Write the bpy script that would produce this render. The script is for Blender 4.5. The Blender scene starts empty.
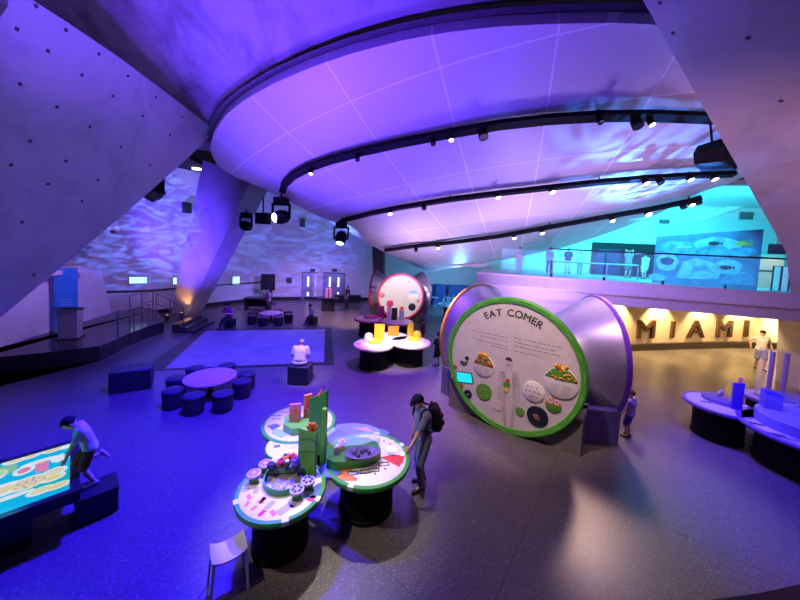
import bpy, math, random
from mathutils import Vector, Matrix
random.seed(7)
PI = math.pi
sc = bpy.context.scene
COL = sc.collection

# ------------------------------------------------------------------ camera
H = 4.2
F = 310.0
PPX, PPY = 400.0, 267.5
ROT = Matrix.Rotation(PI / 2 - math.radians(3.5), 3, 'X') @ Matrix.Rotation(math.radians(2.8), 3, 'Z')
cam = bpy.data.cameras.new('camera')
cam.sensor_width = 36.0
cam.lens = F / 800 * 36.0
cam.shift_y = -(300 - PPY) / 800
cam.clip_end = 200
cam_o = bpy.data.objects.new('camera', cam)
cam_o.matrix_world = Matrix.Translation((0, 0, H)) @ ROT.to_4x4()
COL.objects.link(cam_o)
sc.camera = cam_o
EYE = Vector((0, 0, H))


def ray(x, y):
    return ROT @ Vector(((x - PPX) / F, -(y - PPY) / F, -1.0))


def G(x, y, z=0.0):
    """surveyed place on a level plane"""
    d = ray(x, y)
    return EYE + d * ((z - H) / d.z)


def YD(x, y, Y):
    """surveyed place at a distance from the balcony"""
    d = ray(x, y)
    return EYE + d * (Y / d.y)


def ONP(x, y, p0, n):
    """surveyed place on a known plane"""
    d = ray(x, y)
    return EYE + d * ((Vector(p0) - EYE).dot(n) / d.dot(n))


# ------------------------------------------------------------------ world, exposure
w = bpy.data.worlds.new('dim_hall')
sc.world = w
w.use_nodes = True
w.node_tree.nodes['Background'].inputs[0].default_value = (0.22, 0.14, 0.5, 1)
w.node_tree.nodes['Background'].inputs[1].default_value = 0.025
sc.view_settings.view_transform = 'Standard'
sc.view_settings.look = 'None'
sc.view_settings.exposure = 0.0
sc.cycles.use_denoising = True
sc.view_settings.gamma = 1.0
sc.view_settings.use_curve_mapping = False


# ------------------------------------------------------------------ lights
def aim(o, loc, target):
    o.location = loc
    o.rotation_euler = (Vector(target) - Vector(loc)).to_track_quat('-Z', 'Y').to_euler()


def spot(name, loc, target, col, power, deg, blend=0.5, size=0.12):
    l = bpy.data.lights.new(name, 'SPOT')
    l.color = col
    l.energy = power
    l.spot_size = math.radians(deg)
    l.spot_blend = blend
    l.shadow_soft_size = size
    o = bpy.data.objects.new(name, l)
    COL.objects.link(o)
    aim(o, loc, target)
    return o


def area(name, loc, target, col, power, sx, sy):
    l = bpy.data.lights.new(name, 'AREA')
    l.shape = 'RECTANGLE'
    l.size, l.size_y = sx, sy
    l.color = col
    l.energy = power
    o = bpy.data.objects.new(name, l)
    COL.objects.link(o)
    aim(o, loc, target)
    return o


def point(name, loc, col, power, size=0.1):
    l = bpy.data.lights.new(name, 'POINT')
    l.color = col
    l.energy = power
    l.shadow_soft_size = size
    o = bpy.data.objects.new(name, l)
    COL.objects.link(o)
    o.location = loc
    return o


def gobo(o, scale, stretch, lo=0.42, hi=0.75):
    """a rippling-water projector: the pattern sits in the lamp's beam"""
    l = o.data
    l.use_nodes = True
    nt = l.node_tree
    em = nt.nodes['Emission']
    tc = nt.nodes.new('ShaderNodeTexCoord')
    mp = nt.nodes.new('ShaderNodeMapping')
    mp.inputs['Scale'].default_value = (scale, scale * stretch, scale)
    mp.inputs['Rotation'].default_value = (0, 0, 0.5)
    nz = nt.nodes.new('ShaderNodeTexNoise')
    nz.inputs['Scale'].default_value = 1.0
    nz.inputs['Detail'].default_value = 2.0
    nz.inputs['Distortion'].default_value = 1.6
    mr = nt.nodes.new('ShaderNodeMapRange')
    mr.inputs['From Min'].default_value = lo
    mr.inputs['From Max'].default_value = hi
    mr.inputs['To Min'].default_value = 0.0
    mr.inputs['To Max'].default_value = 3.0
    nt.links.new(tc.outputs['Normal'], mp.inputs['Vector'])
    nt.links.new(mp.outputs[0], nz.inputs['Vector'])
    nt.links.new(nz.outputs['Fac'], mr.inputs['Value'])
    nt.links.new(mr.outputs[0], em.inputs['Strength'])


VIOLET = (0.16, 0.03, 1.0)
BLUE = (0.05, 0.02, 1.0)
LILAC = (0.50, 0.22, 1.0)
WARM = (1.0, 0.62, 0.28)
WHITE = (1.0, 0.86, 0.75)
CYAN = (0.02, 0.75, 1.0)
ICE = (0.10, 0.30, 1.0)

# wash lights on the floor
DEEP = (0.022, 0.006, 1.0)
spot('wash_blue_left', (-3.2, 6.2, 6.8), (-4.5, 5.4, 0), DEEP, 15500, 88, 0.9, 0.3)
spot('wash_blue_rug', (-5.0, 11.2, 6.4), (-6.0, 12.0, 0), (0.06, 0.025, 1.0), 4400, 80, 0.8, 0.3)
spot('wash_violet_centre', (0.5, 9.5, 6.6), (-0.4, 9.0, 0), (0.22, 0.05, 1.0), 6000, 70, 0.9, 0.3)
spot('wash_far', (-6.0, 18.0, 5.5), (-5.5, 19.5, 0), LILAC, 1700, 120, 0.9, 0.3)
spot('wash_right_blue', (6.2, 6.6, 5.8), (7.6, 5.0, 0), DEEP, 4000, 66, 0.8, 0.3)
spot('wash_floor_right', (2.8, 3.8, 7.4), (3.2, 4.6, 0), (0.85, 0.42, 0.42), 380, 95, 0.9, 0.3)
# up-lights and added fills on soffit, canopy and piers
spot('uplight_soffit', (-3.2, 4.6, 3.6), (-2.6, 5.2, 9.3), (0.12, 0.03, 1.0), 3600, 120, 0.9, 0.3)
spot('uplight_canopy_left', (-5.0, 8.5, 1.0), (-1.6, 9.6, 8), (0.12, 0.045, 1.0), 6200, 88, 0.9, 1.0)
spot('uplight_canopy_right', (4.5, 9.8, 1.0), (4.8, 10.6, 7.5), (0.48, 0.30, 0.82), 3300, 125, 0.9, 1.2)
spot('fill_canopy_far', (0.4, 13.4, 1.4), (2.4, 15.4, 5), (0.52, 0.34, 0.82), 1500, 130, 0.9, 0.3)  # added lamp without a fixture, lifts the canopy's dark far end
spot('fill_soffit_crease', (-0.4, 2.6, 4.9), G(105, 28, 9.8), (0.26, 0.14, 1.0), 1100, 46, 1.0, 0.5)  # added fill without a fixture, brightens the dark wedge beside the left pier
spot('uplight_column', (-11.6, 12.4, 1.6), (-10.9, 16.4, 4.5), (0.10, 0.04, 1.0), 5200, 80, 0.9, 0.3)
spot('wash_pier_left', (-2.5, 2.0, 6.0), (-6.5, 7.0, 6), (0.38, 0.24, 0.9), 240, 120, 0.9, 0.3)
spot('wash_pier_right', (2.8, 3.0, 3.2), (8.4, 7.6, 5.4), (1.0, 0.45, 0.55), 850, 75, 0.9, 0.3)
spot('wash_back_wall', (-5.0, 16.0, 3.0), (-9.5, 22.5, 4.0), (0.30, 0.17, 1.0), 900, 130, 0.9, 0.3)
spot('wash_left_wall', (-8.5, 11.0, 5.5), (-13.5, 13.0, 1.8), (0.42, 0.24, 1.0), 850, 110, 0.9, 0.3)
# water-ripple projectors
gobo(spot('ripple_back_wall', (-2.0, 14.0, 4.2), (-8.5, 22.6, 5.0), (0.08, 0.18, 1.0), 1700, 75, 0.6, 0.02), 9, 3.2)
gobo(spot('ripple_left_wall', (-8.0, 11.5, 5.0), (-14.0, 16.0, 5.0), (0.08, 0.18, 1.0), 2000, 62, 0.6, 0.02), 9, 2.6)
gobo(spot('ripple_canopy', (8.6, 11.2, 4.2), (7.0, 8.4, 8.2), (0.06, 0.24, 1.0), 2600, 88, 0.9, 0.02), 4.0, 4.0)
# mezzanine: turquoise light
area('mezzanine_light', (9.5, 13.2, 6.6), (11.2, 17.0, 3.4), CYAN, 900, 9, 2)
area('mezzanine_wall_light', (10.5, 13.0, 6.6), (11.5, 18.5, 5.2), CYAN, 300, 8, 1.0)
point('far_lounge_light', (4.2, 21.0, 2.0), (0.16, 0.5, 1.0), 520, 0.3)
# exhibition spots and added fills
spot('spot_green_table', (-1.2, 6.5, 7.4), (-1.0, 4.9, 0.8), WHITE, 2100, 30, 0.8)
spot('spot_food_board', (0.6, 4.2, 7.4), (2.6, 7.1, 1.5), (1.0, 0.72, 0.62), 1700, 34, 0.6)
spot('spot_yellow_table', (-0.5, 8.0, 6.8), (-0.1, 11.0, 0.9), WHITE, 3600, 22, 0.6)
spot('spot_pink_board', (-1.0, 12.4, 4.9), (0.0, 17.2, 1.7), WHITE, 1900, 30, 0.6)
spot('spot_reader', (-3.0, 6.5, 7.0), (-2.8, 9.3, 0.6), WHITE, 1300, 14, 0.7)
spot('spot_far_child', (-4.5, 14.0, 4.4), (-5.0, 18.4, 0.5), WHITE, 900, 18, 0.7)
spot('spot_floor_far', (-0.5, 14.0, 4.4), (-2.8, 17.2, 0), (1.0, 0.6, 0.45), 2600, 40, 0.9)
spot('spot_cone_gap', (6.6, 10.1, 6.1), (4.9, 5.5, 0), (1.0, 0.62, 0.46), 1700, 36, 0.9, 0.3)
spot('spot_cones_metal', (3.6, 6.0, 5.6), (5.0, 7.9, 1.8), (0.8, 0.5, 1.0), 420, 42, 0.8)
spot('fill_mural', (8.2, 9.0, 6.4), (11.3, 11.9, 4.4), (0.01, 0.6, 1.0), 1500, 44, 0.6)  # unseen lamp added in front to brighten the mural
spot('spot_golden_rim', (0.2, 10.6, 4.6), (1.6, 9.1, 1.8), (1.0, 0.6, 0.15), 900, 50, 0.7)
spot('spot_table_front', (-3.6, 2.2, 6.6), (-1.1, 4.9, 0.9), WHITE, 900, 36, 0.8)
spot('fill_canopy_edge', (3.4, 9.6, 4.0), (6.0, 13.6, 5.4), (0.55, 0.32, 0.85), 420, 110, 0.9, 0.8)  # added fill, outshines the turquoise spill on the canopy's lower edge
spot('wash_floor_cones', (5.6, 7.0, 6.4), (6.4, 9.0, 0), (0.8, 0.45, 0.62), 700, 74, 0.9, 0.3)
spot('wash_fascia', (4.5, 8.5, 5.6), (8.0, 10.6, 3.1), (0.38, 0.20, 1.0), 1250, 100, 0.9, 0.3)
spot('spot_board_table', (7.6, 5.4, 5.6), (7.9, 7.2, 0.8), (0.22, 0.12, 1.0), 700, 40, 0.7)


# ------------------------------------------------------------------ materials
MATS = {}


def mat(name, col, rough=0.5, metal=0.0, emit=None, estr=1.0, spec=0.5, alpha=None, trans=0.0, noise=None, bump=0.0, nscale=6.0):
    if name in MATS:
        return MATS[name]
    m = bpy.data.materials.new(name)
    m.use_nodes = True
    nt = m.node_tree
    b = nt.nodes['Principled BSDF']
    b.inputs['Base Color'].default_value = (*col, 1)
    b.inputs['Roughness'].default_value = rough
    b.inputs['Metallic'].default_value = metal
    b.inputs['Specular IOR Level'].default_value = spec
    if emit:
        b.inputs['Emission Color'].default_value = (*emit, 1)
        b.inputs['Emission Strength'].default_value = estr
    if alpha is not None:
        b.inputs['Alpha'].default_value = alpha
    if trans:
        b.inputs['Transmission Weight'].default_value = trans
    # every surface is slightly mottled
    tc = nt.nodes.new('ShaderNodeTexCoord')
    nz = nt.nodes.new('ShaderNodeTexNoise')
    nz.inputs['Scale'].default_value = nscale
    nz.inputs['Detail'].default_value = 5
    nt.links.new(tc.outputs['Object'], nz.inputs['Vector'])
    k = 0.06 if noise is None else noise
    rmp = nt.nodes.new('ShaderNodeMapRange')
    rmp.inputs['From Min'].default_value = 0.3
    rmp.inputs['From Max'].default_value = 0.7
    rmp.inputs['To Min'].default_value = 1 - k
    rmp.inputs['To Max'].default_value = 1 + k
    nt.links.new(nz.outputs['Fac'], rmp.inputs['Value'])
    mx = nt.nodes.new('ShaderNodeMix')
    mx.data_type = 'RGBA'
    mx.blend_type = 'MULTIPLY'
    mx.inputs['Factor'].default_value = 1.0
    mx.inputs[6].default_value = (*col, 1)
    nt.links.new(rmp.outputs[0], mx.inputs[7])
    nt.links.new(mx.outputs[2], b.inputs['Base Color'])
    if bump:
        bp = nt.nodes.new('ShaderNodeBump')
        bp.inputs['Strength'].default_value = bump
        bp.inputs['Distance'].default_value = 0.02
        nt.links.new(nz.outputs['Fac'], bp.inputs['Height'])
        nt.links.new(bp.outputs[0], b.inputs['Normal'])
    MATS[name] = m
    return m


def floor_mat():
    m = bpy.data.materials.new('polished_terrazzo')
    m.use_nodes = True
    nt = m.node_tree
    b = nt.nodes['Principled BSDF']
    tc = nt.nodes.new('ShaderNodeTexCoord')
    vo = nt.nodes.new('ShaderNodeTexVoronoi')
    vo.inputs['Scale'].default_value = 85
    nt.links.new(tc.outputs['Object'], vo.inputs['Vector'])
    cr = nt.nodes.new('ShaderNodeValToRGB')
    cr.color_ramp.elements[0].position = 0.0
    cr.color_ramp.elements[0].color = (0.075, 0.066, 0.064, 1)
    cr.color_ramp.elements[1].position = 0.93
    cr.color_ramp.elements[1].color = (0.125, 0.11, 0.105, 1)
    e = cr.color_ramp.elements.new(0.988)
    e.color = (0.26, 0.245, 0.24, 1)
    sep = nt.nodes.new('ShaderNodeSeparateColor')
    nt.links.new(vo.outputs['Color'], sep.inputs[0])
    nt.links.new(sep.outputs[0], cr.inputs[0])
    nz = nt.nodes.new('ShaderNodeTexNoise')
    nz.inputs['Scale'].default_value = 0.6
    nz.inputs['Detail'].default_value = 6
    nt.links.new(tc.outputs['Object'], nz.inputs['Vector'])
    # saw-cut joints, one family of long lines each way
    br = nt.nodes.new('ShaderNodeTexBrick')
    br.offset = 0.0
    br.inputs['Scale'].default_value = 1.0
    br.inputs['Mortar Size'].default_value = 0.006
    br.inputs['Mortar Smooth'].default_value = 0.2
    br.inputs['Brick Width'].default_value = 3.4
    br.inputs['Row Height'].default_value = 3.4
    br.inputs['Color1'].default_value = (1, 1, 1, 1)
    br.inputs['Color2'].default_value = (1, 1, 1, 1)
    br.inputs['Mortar'].default_value = (0.35, 0.33, 0.33, 1)
    mp = nt.nodes.new('ShaderNodeMapping')
    mp.inputs['Rotation'].default_value = (0, 0, math.radians(38))
    mp.inputs['Location'].default_value = (1.1, 0.4, 0)
    nt.links.new(tc.outputs['Object'], mp.inputs[0])
    nt.links.new(mp.outputs[0], br.inputs[0])
    m1 = nt.nodes.new('ShaderNodeMix')
    m1.data_type = 'RGBA'
    m1.blend_type = 'MULTIPLY'
    m1.inputs['Factor'].default_value = 1
    nt.links.new(cr.outputs[0], m1.inputs[6])
    nt.links.new(br.outputs[0], m1.inputs[7])
    mr = nt.nodes.new('ShaderNodeMapRange')
    mr.inputs['To Min'].default_value = 0.285
    mr.inputs['To Max'].default_value = 0.38
    nt.links.new(nz.outputs['Fac'], mr.inputs[0])
    nt.links.new(m1.outputs[2], b.inputs['Base Color'])
    nt.links.new(mr.outputs[0], b.inputs['Roughness'])
    b.inputs['Specular IOR Level'].default_value = 0.5
    return m


def concrete_mat(name, c0, c1, scale=0.7, streak=(1, 1, 1)):
    m = bpy.data.materials.new(name)
    m.use_nodes = True
    nt = m.node_tree
    b = nt.nodes['Principled BSDF']
    b.inputs['Roughness'].default_value = 0.75
    tc = nt.nodes.new('ShaderNodeTexCoord')
    mp = nt.nodes.new('ShaderNodeMapping')
    mp.inputs['Scale'].default_value = streak
    nt.links.new(tc.outputs['Object'], mp.inputs[0])
    nz = nt.nodes.new('ShaderNodeTexNoise')
    nz.inputs['Scale'].default_value = scale
    nz.inputs['Detail'].default_value = 9
    nz.inputs['Roughness'].default_value = 0.65
    nz.inputs['Distortion'].default_value = 0.4
    nt.links.new(mp.outputs[0], nz.inputs['Vector'])
    cr = nt.nodes.new('ShaderNodeValToRGB')
    cr.color_ramp.elements[0].position = 0.34
    cr.color_ramp.elements[0].color = (*c0, 1)
    cr.color_ramp.elements[1].position = 0.55
    cr.color_ramp.elements[1].color = (*c1, 1)
    nt.links.new(nz.outputs['Fac'], cr.inputs[0])
    nt.links.new(cr.outputs[0], b.inputs['Base Color'])
    bp = nt.nodes.new('ShaderNodeBump')
    bp.inputs['Strength'].default_value = 0.12
    bp.inputs['Distance'].default_value = 0.05
    nt.links.new(nz.outputs['Fac'], bp.inputs['Height'])
    nt.links.new(bp.outputs[0], b.inputs['Normal'])
    return m


def panel_mat():
    """white panels with radial and ring seams about the object's own origin"""
    m = bpy.data.materials.new('white_canopy_panels')
    m.use_nodes = True
    nt = m.node_tree
    N = nt.nodes.new
    L = nt.links.new
    b = nt.nodes['Principled BSDF']
    b.inputs['Roughness'].default_value = 0.45
    tc = N('ShaderNodeTexCoord')
    sx = N('ShaderNodeSeparateXYZ')
    L(tc.outputs['Object'], sx.inputs[0])

    def mth(op, a, bb=None):
        n = N('ShaderNodeMath')
        n.operation = op
        for i, v in enumerate((a, bb)):
            if v is None:
                continue
            if isinstance(v, (int, float)):
                n.inputs[i].default_value = v
            else:
                L(v, n.inputs[i])
        return n.outputs[0]
    ang = mth('ARCTAN2', sx.outputs[0], sx.outputs[1])
    rad = mth('SQRT', mth('ADD', mth('MULTIPLY', sx.outputs[0], sx.outputs[0]), mth('MULTIPLY', sx.outputs[1], sx.outputs[1])))
    a = mth('MULTIPLY', mth('PINGPONG', ang, math.radians(3.0)), rad)
    r1 = mth('PINGPONG', mth('ADD', rad, 0.4), 0.85)
    s1 = mth('LESS_THAN', a, 0.022)
    s2 = mth('LESS_THAN', r1, 0.02)
    s = mth('MAXIMUM', s1, s2)
    mx = N('ShaderNodeMix')
    mx.data_type = 'RGBA'
    L(s, mx.inputs['Factor'])
    mx.inputs[6].default_value = (0.62, 0.60, 0.62, 1)
    mx.inputs[7].default_value = (0.88, 0.86, 0.88, 1)
    L(mx.outputs[2], b.inputs['Base Color'])
    return m


# ------------------------------------------------------------------ mesh builder
class MB:
    def __init__(self):
        self.v = []
        self.f = []
        self.mi = []
        self.cur = 0

    def add(self, vs, fs):
        o = len(self.v)
        self.v += [tuple(p) for p in vs]
        for f in fs:
            self.f.append([i + o for i in f])
            self.mi.append(self.cur)
        return self

    def box(self, c, s, rz=0.0, M=None, bev=0.0):
        x, y, z = (k / 2 for k in s)
        if bev:
            b = min(bev, x * .9, y * .9, z * .9)
            ring = lambda dx, dy, zz: [(-x + dx, -y + dy, zz)] and [(-x + b - dx, -y + dy, zz), (x - b + dx, -y + dy, zz), (x - dy, -y + b - dx, zz), (x - dy, y - b + dx, zz), (x - b + dx, y - dy, zz), (-x + b - dx, y - dy, zz), (-x + dy, y - b + dx, zz), (-x + dy, -y + b - dx, zz)]
            rs = [ring(0, b * .7, -z), ring(0, 0, -z + b * .7), ring(0, 0, z - b * .7), ring(0, b * .7, z)]
            vs = [p for r in rs for p in r]
            fs = [list(range(7, -1, -1)), list(range(24, 32))]
            for k in range(3):
                for i in range(8):
                    j = (i + 1) % 8
                    fs.append([k * 8 + i, k * 8 + j, k * 8 + 8 + j, k * 8 + 8 + i])
        else:
            vs = [(-x, -y, -z), (x, -y, -z), (x, y, -z), (-x, y, -z), (-x, -y, z), (x, -y, z), (x, y, z), (-x, y, z)]
            fs = [[3, 2, 1, 0], [4, 5, 6, 7], [0, 1, 5, 4], [1, 2, 6, 5], [2, 3, 7, 6], [3, 0, 4, 7]]
        R = Matrix.Rotation(rz, 3, 'Z') if M is None else M
        vs = [R @ Vector(p) + Vector(c) for p in vs]
        return self.add(vs, fs)

    def lathe(self, prof, c=(0, 0, 0), n=40, M=None, sx=1.0, sy=1.0, a0=0.0, a1=2 * PI):
        full = abs(a1 - a0 - 2 * PI) < 1e-6
        k = n if full else n + 1
        vs = []
        for r, z in prof:
            for i in range(k):
                a = a0 + (a1 - a0) * i / n
                vs.append(Vector((r * math.cos(a) * sx, r * math.sin(a) * sy, z)))
        if M is not None:
            vs = [M @ p for p in vs]
        vs = [p + Vector(c) for p in vs]
        fs = []
        for j in range(len(prof) - 1):
            for i in range(n):
                i2 = (i + 1) % k
                fs.append([j * k + i, j * k + i2, (j + 1) * k + i2, (j + 1) * k + i])
        if full:
            if prof[0][0] > 1e-5:
                fs.append(list(range(k - 1, -1, -1)))
            if prof[-1][0] > 1e-5:
                fs.append([(len(prof) - 1) * k + i for i in range(k)])
        return self.add(vs, fs)

    def ring(self, prof, c=(0, 0, 0), n=48, M=None):
        """closed profile turned about z"""
        vs = []
        for r, z in prof:
            for i in range(n):
                a = 2 * PI * i / n
                vs.append(Vector((r * math.cos(a), r * math.sin(a), z)))
        if M is not None:
            vs = [M @ p for p in vs]
        vs = [p + Vector(c) for p in vs]
        fs = []
        m = len(prof)
        for j in range(m):
            j2 = (j + 1) % m
            for i in range(n):
                i2 = (i + 1) % n
                fs.append([j * n + i, j * n + i2, j2 * n + i2, j2 * n + i])
        return self.add(vs, fs)

    def cyl(self, p0, p1, r0, r1=None, n=16):
        p0, p1 = Vector(p0), Vector(p1)
        r1 = r0 if r1 is None else r1
        d = p1 - p0
        q = d.to_track_quat('Z', 'Y').to_matrix()
        return self.lathe([(r0, 0), (r1, d.length)], p0, n, q)

    def tube(self, pts, r, n=8, closed=False):
        pts = [Vector(p) for p in pts]
        m = len(pts)
        vs, fs = [], []
        up = Vector((0, 0, 1))
        for i, p in enumerate(pts):
            if closed:
                t = pts[(i + 1) % m] - pts[i - 1]
            else:
                t = pts[min(i + 1, m - 1)] - pts[max(i - 1, 0)]
            t.normalize()
            u = up if abs(t.z) < 0.95 else Vector((0, 1, 0))
            a = t.cross(u).normalized()
            b = a.cross(t)
            for k in range(n):
                g = 2 * PI * k / n
                vs.append(p + (a * math.cos(g) + b * math.sin(g)) * r)
        for i in range(m if closed else m - 1):
            for k in range(n):
                k2 = (k + 1) % n
                i2 = (i + 1) % m
                fs.append([i * n + k, i2 * n + k, i2 * n + k2, i * n + k2][::-1])
        if not closed:
            fs.append(list(range(n)))
            fs.append([(m - 1) * n + k for k in range(n)][::-1])
        return self.add(vs, fs)

    def prism(self, poly, z0, z1):
        n = len(poly)
        vs = [(p[0], p[1], z0) for p in poly] + [(p[0], p[1], z1) for p in poly]
        fs = [list(range(n - 1, -1, -1)), list(range(n, 2 * n))]
        fs += [[i, (i + 1) % n, n + (i + 1) % n, n + i] for i in range(n)]
        return self.add(vs, fs)

    def slab(self, pts, off):
        """a 3D outline given its thickness along off"""
        n = len(pts)
        off = Vector(off)
        vs = [Vector(p) for p in pts] + [Vector(p) + off for p in pts]
        fs = [list(range(n - 1, -1, -1)), list(range(n, 2 * n))]
        fs += [[i, (i + 1) % n, n + (i + 1) % n, n + i] for i in range(n)]
        return self.add(vs, fs)

    def loft(self, a, b):
        n = len(a)
        fs = [list(range(n - 1, -1, -1)), list(range(n, 2 * n))]
        fs += [[i, (i + 1) % n, n + (i + 1) % n, n + i] for i in range(n)]
        return self.add([Vector(p) for p in a] + [Vector(p) for p in b], fs)

    def sph(self, c, r, n=16, m=10, M=None):
        r = (r, r, r) if isinstance(r, (int, float)) else r
        vs = [(0, 0, -1)]
        for j in range(1, m):
            t = PI * j / m
            for i in range(n):
                a = 2 * PI * i / n
                vs.append((math.sin(t) * math.cos(a), math.sin(t) * math.sin(a), -math.cos(t)))
        vs.append((0, 0, 1))
        fs = [[0, 1 + (i + 1) % n, 1 + i] for i in range(n)]
        for j in range(m - 2):
            for i in range(n):
                i2 = (i + 1) % n
                fs.append([1 + j * n + i, 1 + j * n + i2, 1 + (j + 1) * n + i2, 1 + (j + 1) * n + i])
        t = len(vs) - 1
        fs += [[1 + (m - 2) * n + i, 1 + (m - 2) * n + (i + 1) % n, t] for i in range(n)]
        out = []
        for p in vs:
            q = Vector((p[0] * r[0], p[1] * r[1], p[2] * r[2]))
            if M is not None:
                q = M @ q
            out.append(q + Vector(c))
        return self.add(out, fs)

    def cap(self, p0, p1, r0, r1):
        """tapered capsule"""
        self.sph(p0, r0, 14, 8)
        self.sph(p1, r1, 14, 8)
        return self.cyl(p0, p1, r0, r1, 14)

    def poly(self, pts):
        return self.add(pts, [list(range(len(pts)))])

    def build(self, name, m, parent=None, smooth=None, loc=None, rz=None):
        me = bpy.data.meshes.new(name)
        me.from_pydata(self.v, [], self.f)
        for k in (m if isinstance(m, (list, tuple)) else [m]):
            me.materials.append(k)
        me.polygons.foreach_set('material_index', self.mi)
        if smooth is not None:
            me.polygons.foreach_set('use_smooth', [True] * len(self.f))
            me.set_sharp_from_angle(angle=math.radians(smooth))
        me.update()
        o = bpy.data.objects.new(name, me)
        COL.objects.link(o)
        if parent:
            o.parent = parent
        if loc is not None:
            o.location = loc
        if rz is not None:
            o.rotation_euler = (0, 0, rz)
        return o


def tag(o, label, cat, group=None):
    o['label'] = label
    o['category'] = cat
    if group:
        o['group'] = group
    return o


def thing(name, label, cat, loc=(0, 0, 0), rz=0.0, group=None):
    o = bpy.data.objects.new(name, None)
    COL.objects.link(o)
    o.location = loc
    o.rotation_euler = (0, 0, rz)
    o.empty_display_size = 0.1
    return tag(o, label, cat, group)


def struct(o):
    o['kind'] = 'structure'
    return o


def dup(root, loc, rz, label, group=None):
    r = root.copy()
    COL.objects.link(r)
    r.location = loc
    r.rotation_euler = (0, 0, rz)
    r['label'] = label
    if group:
        r['group'] = group
    for ch in list(root.children):
        c = ch.copy()
        COL.objects.link(c)
        c.parent = r
        for g in list(ch.children):
            d = g.copy()
            COL.objects.link(d)
            d.parent = c
    return r


BLACK = mat('black_powder_coat', (0.012, 0.012, 0.014), 0.45)
DARK = mat('charcoal_laminate', (0.03, 0.03, 0.035), 0.5)
WHITEM = mat('white_paint', (0.75, 0.74, 0.74), 0.5)
STEEL = mat('brushed_steel', (0.55, 0.55, 0.58), 0.28, 0.9)
LAMP = mat('lamp_lens', (1, 1, 1), 0.3, emit=(1.0, 0.88, 0.7), estr=12)
LAMPV = mat('violet_lamp_lens', (1, 1, 1), 0.3, emit=(0.75, 0.55, 1.0), estr=10)
# ------------------------------------------------------------------ the setting
b = MB()
b.slab([(-24, -6, 0), (26, -6, 0), (26, 30, 0), (-24, 30, 0)], (0, 0, -0.2))
struct(b.build('floor', floor_mat()))

CONC = concrete_mat('board_marked_concrete', (0.30, 0.285, 0.29), (0.40, 0.385, 0.39), 0.7)
CONC2 = concrete_mat('stained_concrete', (0.20, 0.185, 0.195), (0.42, 0.40, 0.41), 0.9, (1.0, 0.6, 1))
PLASTER = mat('white_plaster', (0.62, 0.60, 0.60), 0.7, noise=0.04, nscale=1.5)
FASCIA = mat('pale_fascia_paint', (0.55, 0.52, 0.56), 0.55)
VOID = mat('black_ceiling_paint', (0.006, 0.006, 0.007), 0.9)

# back wall: plaster facets, a ledge rail on its left part, black skirting
WB = [(-19.5, 11.5), (-14.9, 15.4), (-13.3, 16.4), (-11.6, 19.6), (-9.7, 22.3), (-7.1, 23.2), (-4.2, 24.0), (0.0, 24.9), (3.0, 25.3), (9.5, 26.2)]
b = MB()
for i in range(len(WB) - 1):
    a, c = Vector((*WB[i], 0)), Vector((*WB[i + 1], 0))
    n = Vector((-(c - a).y, (c - a).x, 0)).normalized() * 0.3
    b.slab([a, c, c + Vector((0, 0, 8.2)), a + Vector((0, 0, 8.2))], n)
struct(b.build('wall_back', PLASTER))
b = MB()
for i in range(1, 4):
    a, c = Vector((*WB[i], 1.28)), Vector((*WB[i + 1], 1.28))
    n = Vector(((c - a).y, -(c - a).x, 0)).normalized()
    b.slab([a, c, c + n * 0.10, a + n * 0.10], (0, 0, 0.07))
struct(b.build('trim_1', mat('dark_wood_ledge', (0.06, 0.045, 0.05), 0.5)))
b = MB()
for i in range(2, len(WB) - 1):
    a, c = Vector((*WB[i], 0)), Vector((*WB[i + 1], 0))
    n = Vector(((c - a).y, -(c - a).x, 0)).normalized()
    b.slab([a, c, c + n * 0.04, a + n * 0.04], (0, 0, 0.22))
struct(b.build('baseboard_back', BLACK))

# low partition behind the stage, with its raking end
p0, p1 = Vector((-11.4, 5.0, 0)), Vector((-13.55, 14.6, 0))
dirv = (p1 - p0).normalized()
nb = Vector((-dirv.y, dirv.x, 0)) * 0.35
b = MB()
b.slab([p0, p1, p1 - dirv * 0.75 + Vector((0, 0, 2.45)), p1 - dirv * 2.0 + Vector((0, 0, 2.85)), p0 + Vector((0, 0, 2.85))], nb)
struct(b.build('wall_left', PLASTER))
b = MB()
a = p1 - dirv * 4.4 + Vector((0, 0, 2.62))
c = p1 - dirv * 2.2 + Vector((0, 0, 2.62))
nn = Vector((dirv.y, -dirv.x, 0))
b.slab([a, c, c + nn * 0.35, a + nn * 0.35], (0, 0, 0.16))
struct(b.build('trim_2', PLASTER))

# black ceiling over the back left
fe = [G(150, 143, 8.1), G(178, 152, 8.1), G(204, 166, 8.1), G(232, 186, 8.1)]
b = MB()
b.slab([fe[0] + Vector((-6, 0, 0)), *fe, (-5.5, 19, 8.1), (-2, 26, 8.1), (-22, 26, 8.1), (-22, 14, 8.1)], (0, 0, 0.25))
struct(b.build('ceiling_void', VOID))
b = MB()
for q, lb in (((177, 160.5), 'left'), ((197, 169), 'right')):
    p = G(*q, 8.05)
    b = MB()
    b.box(p, (0.42, 0.16, 0.08), 0.4)
    tag(b.build('strip_light', LAMP), 'small white strip light glowing in the black ceiling, %s one of the two' % lb, 'light', 'strip lights in the black ceiling')

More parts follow.
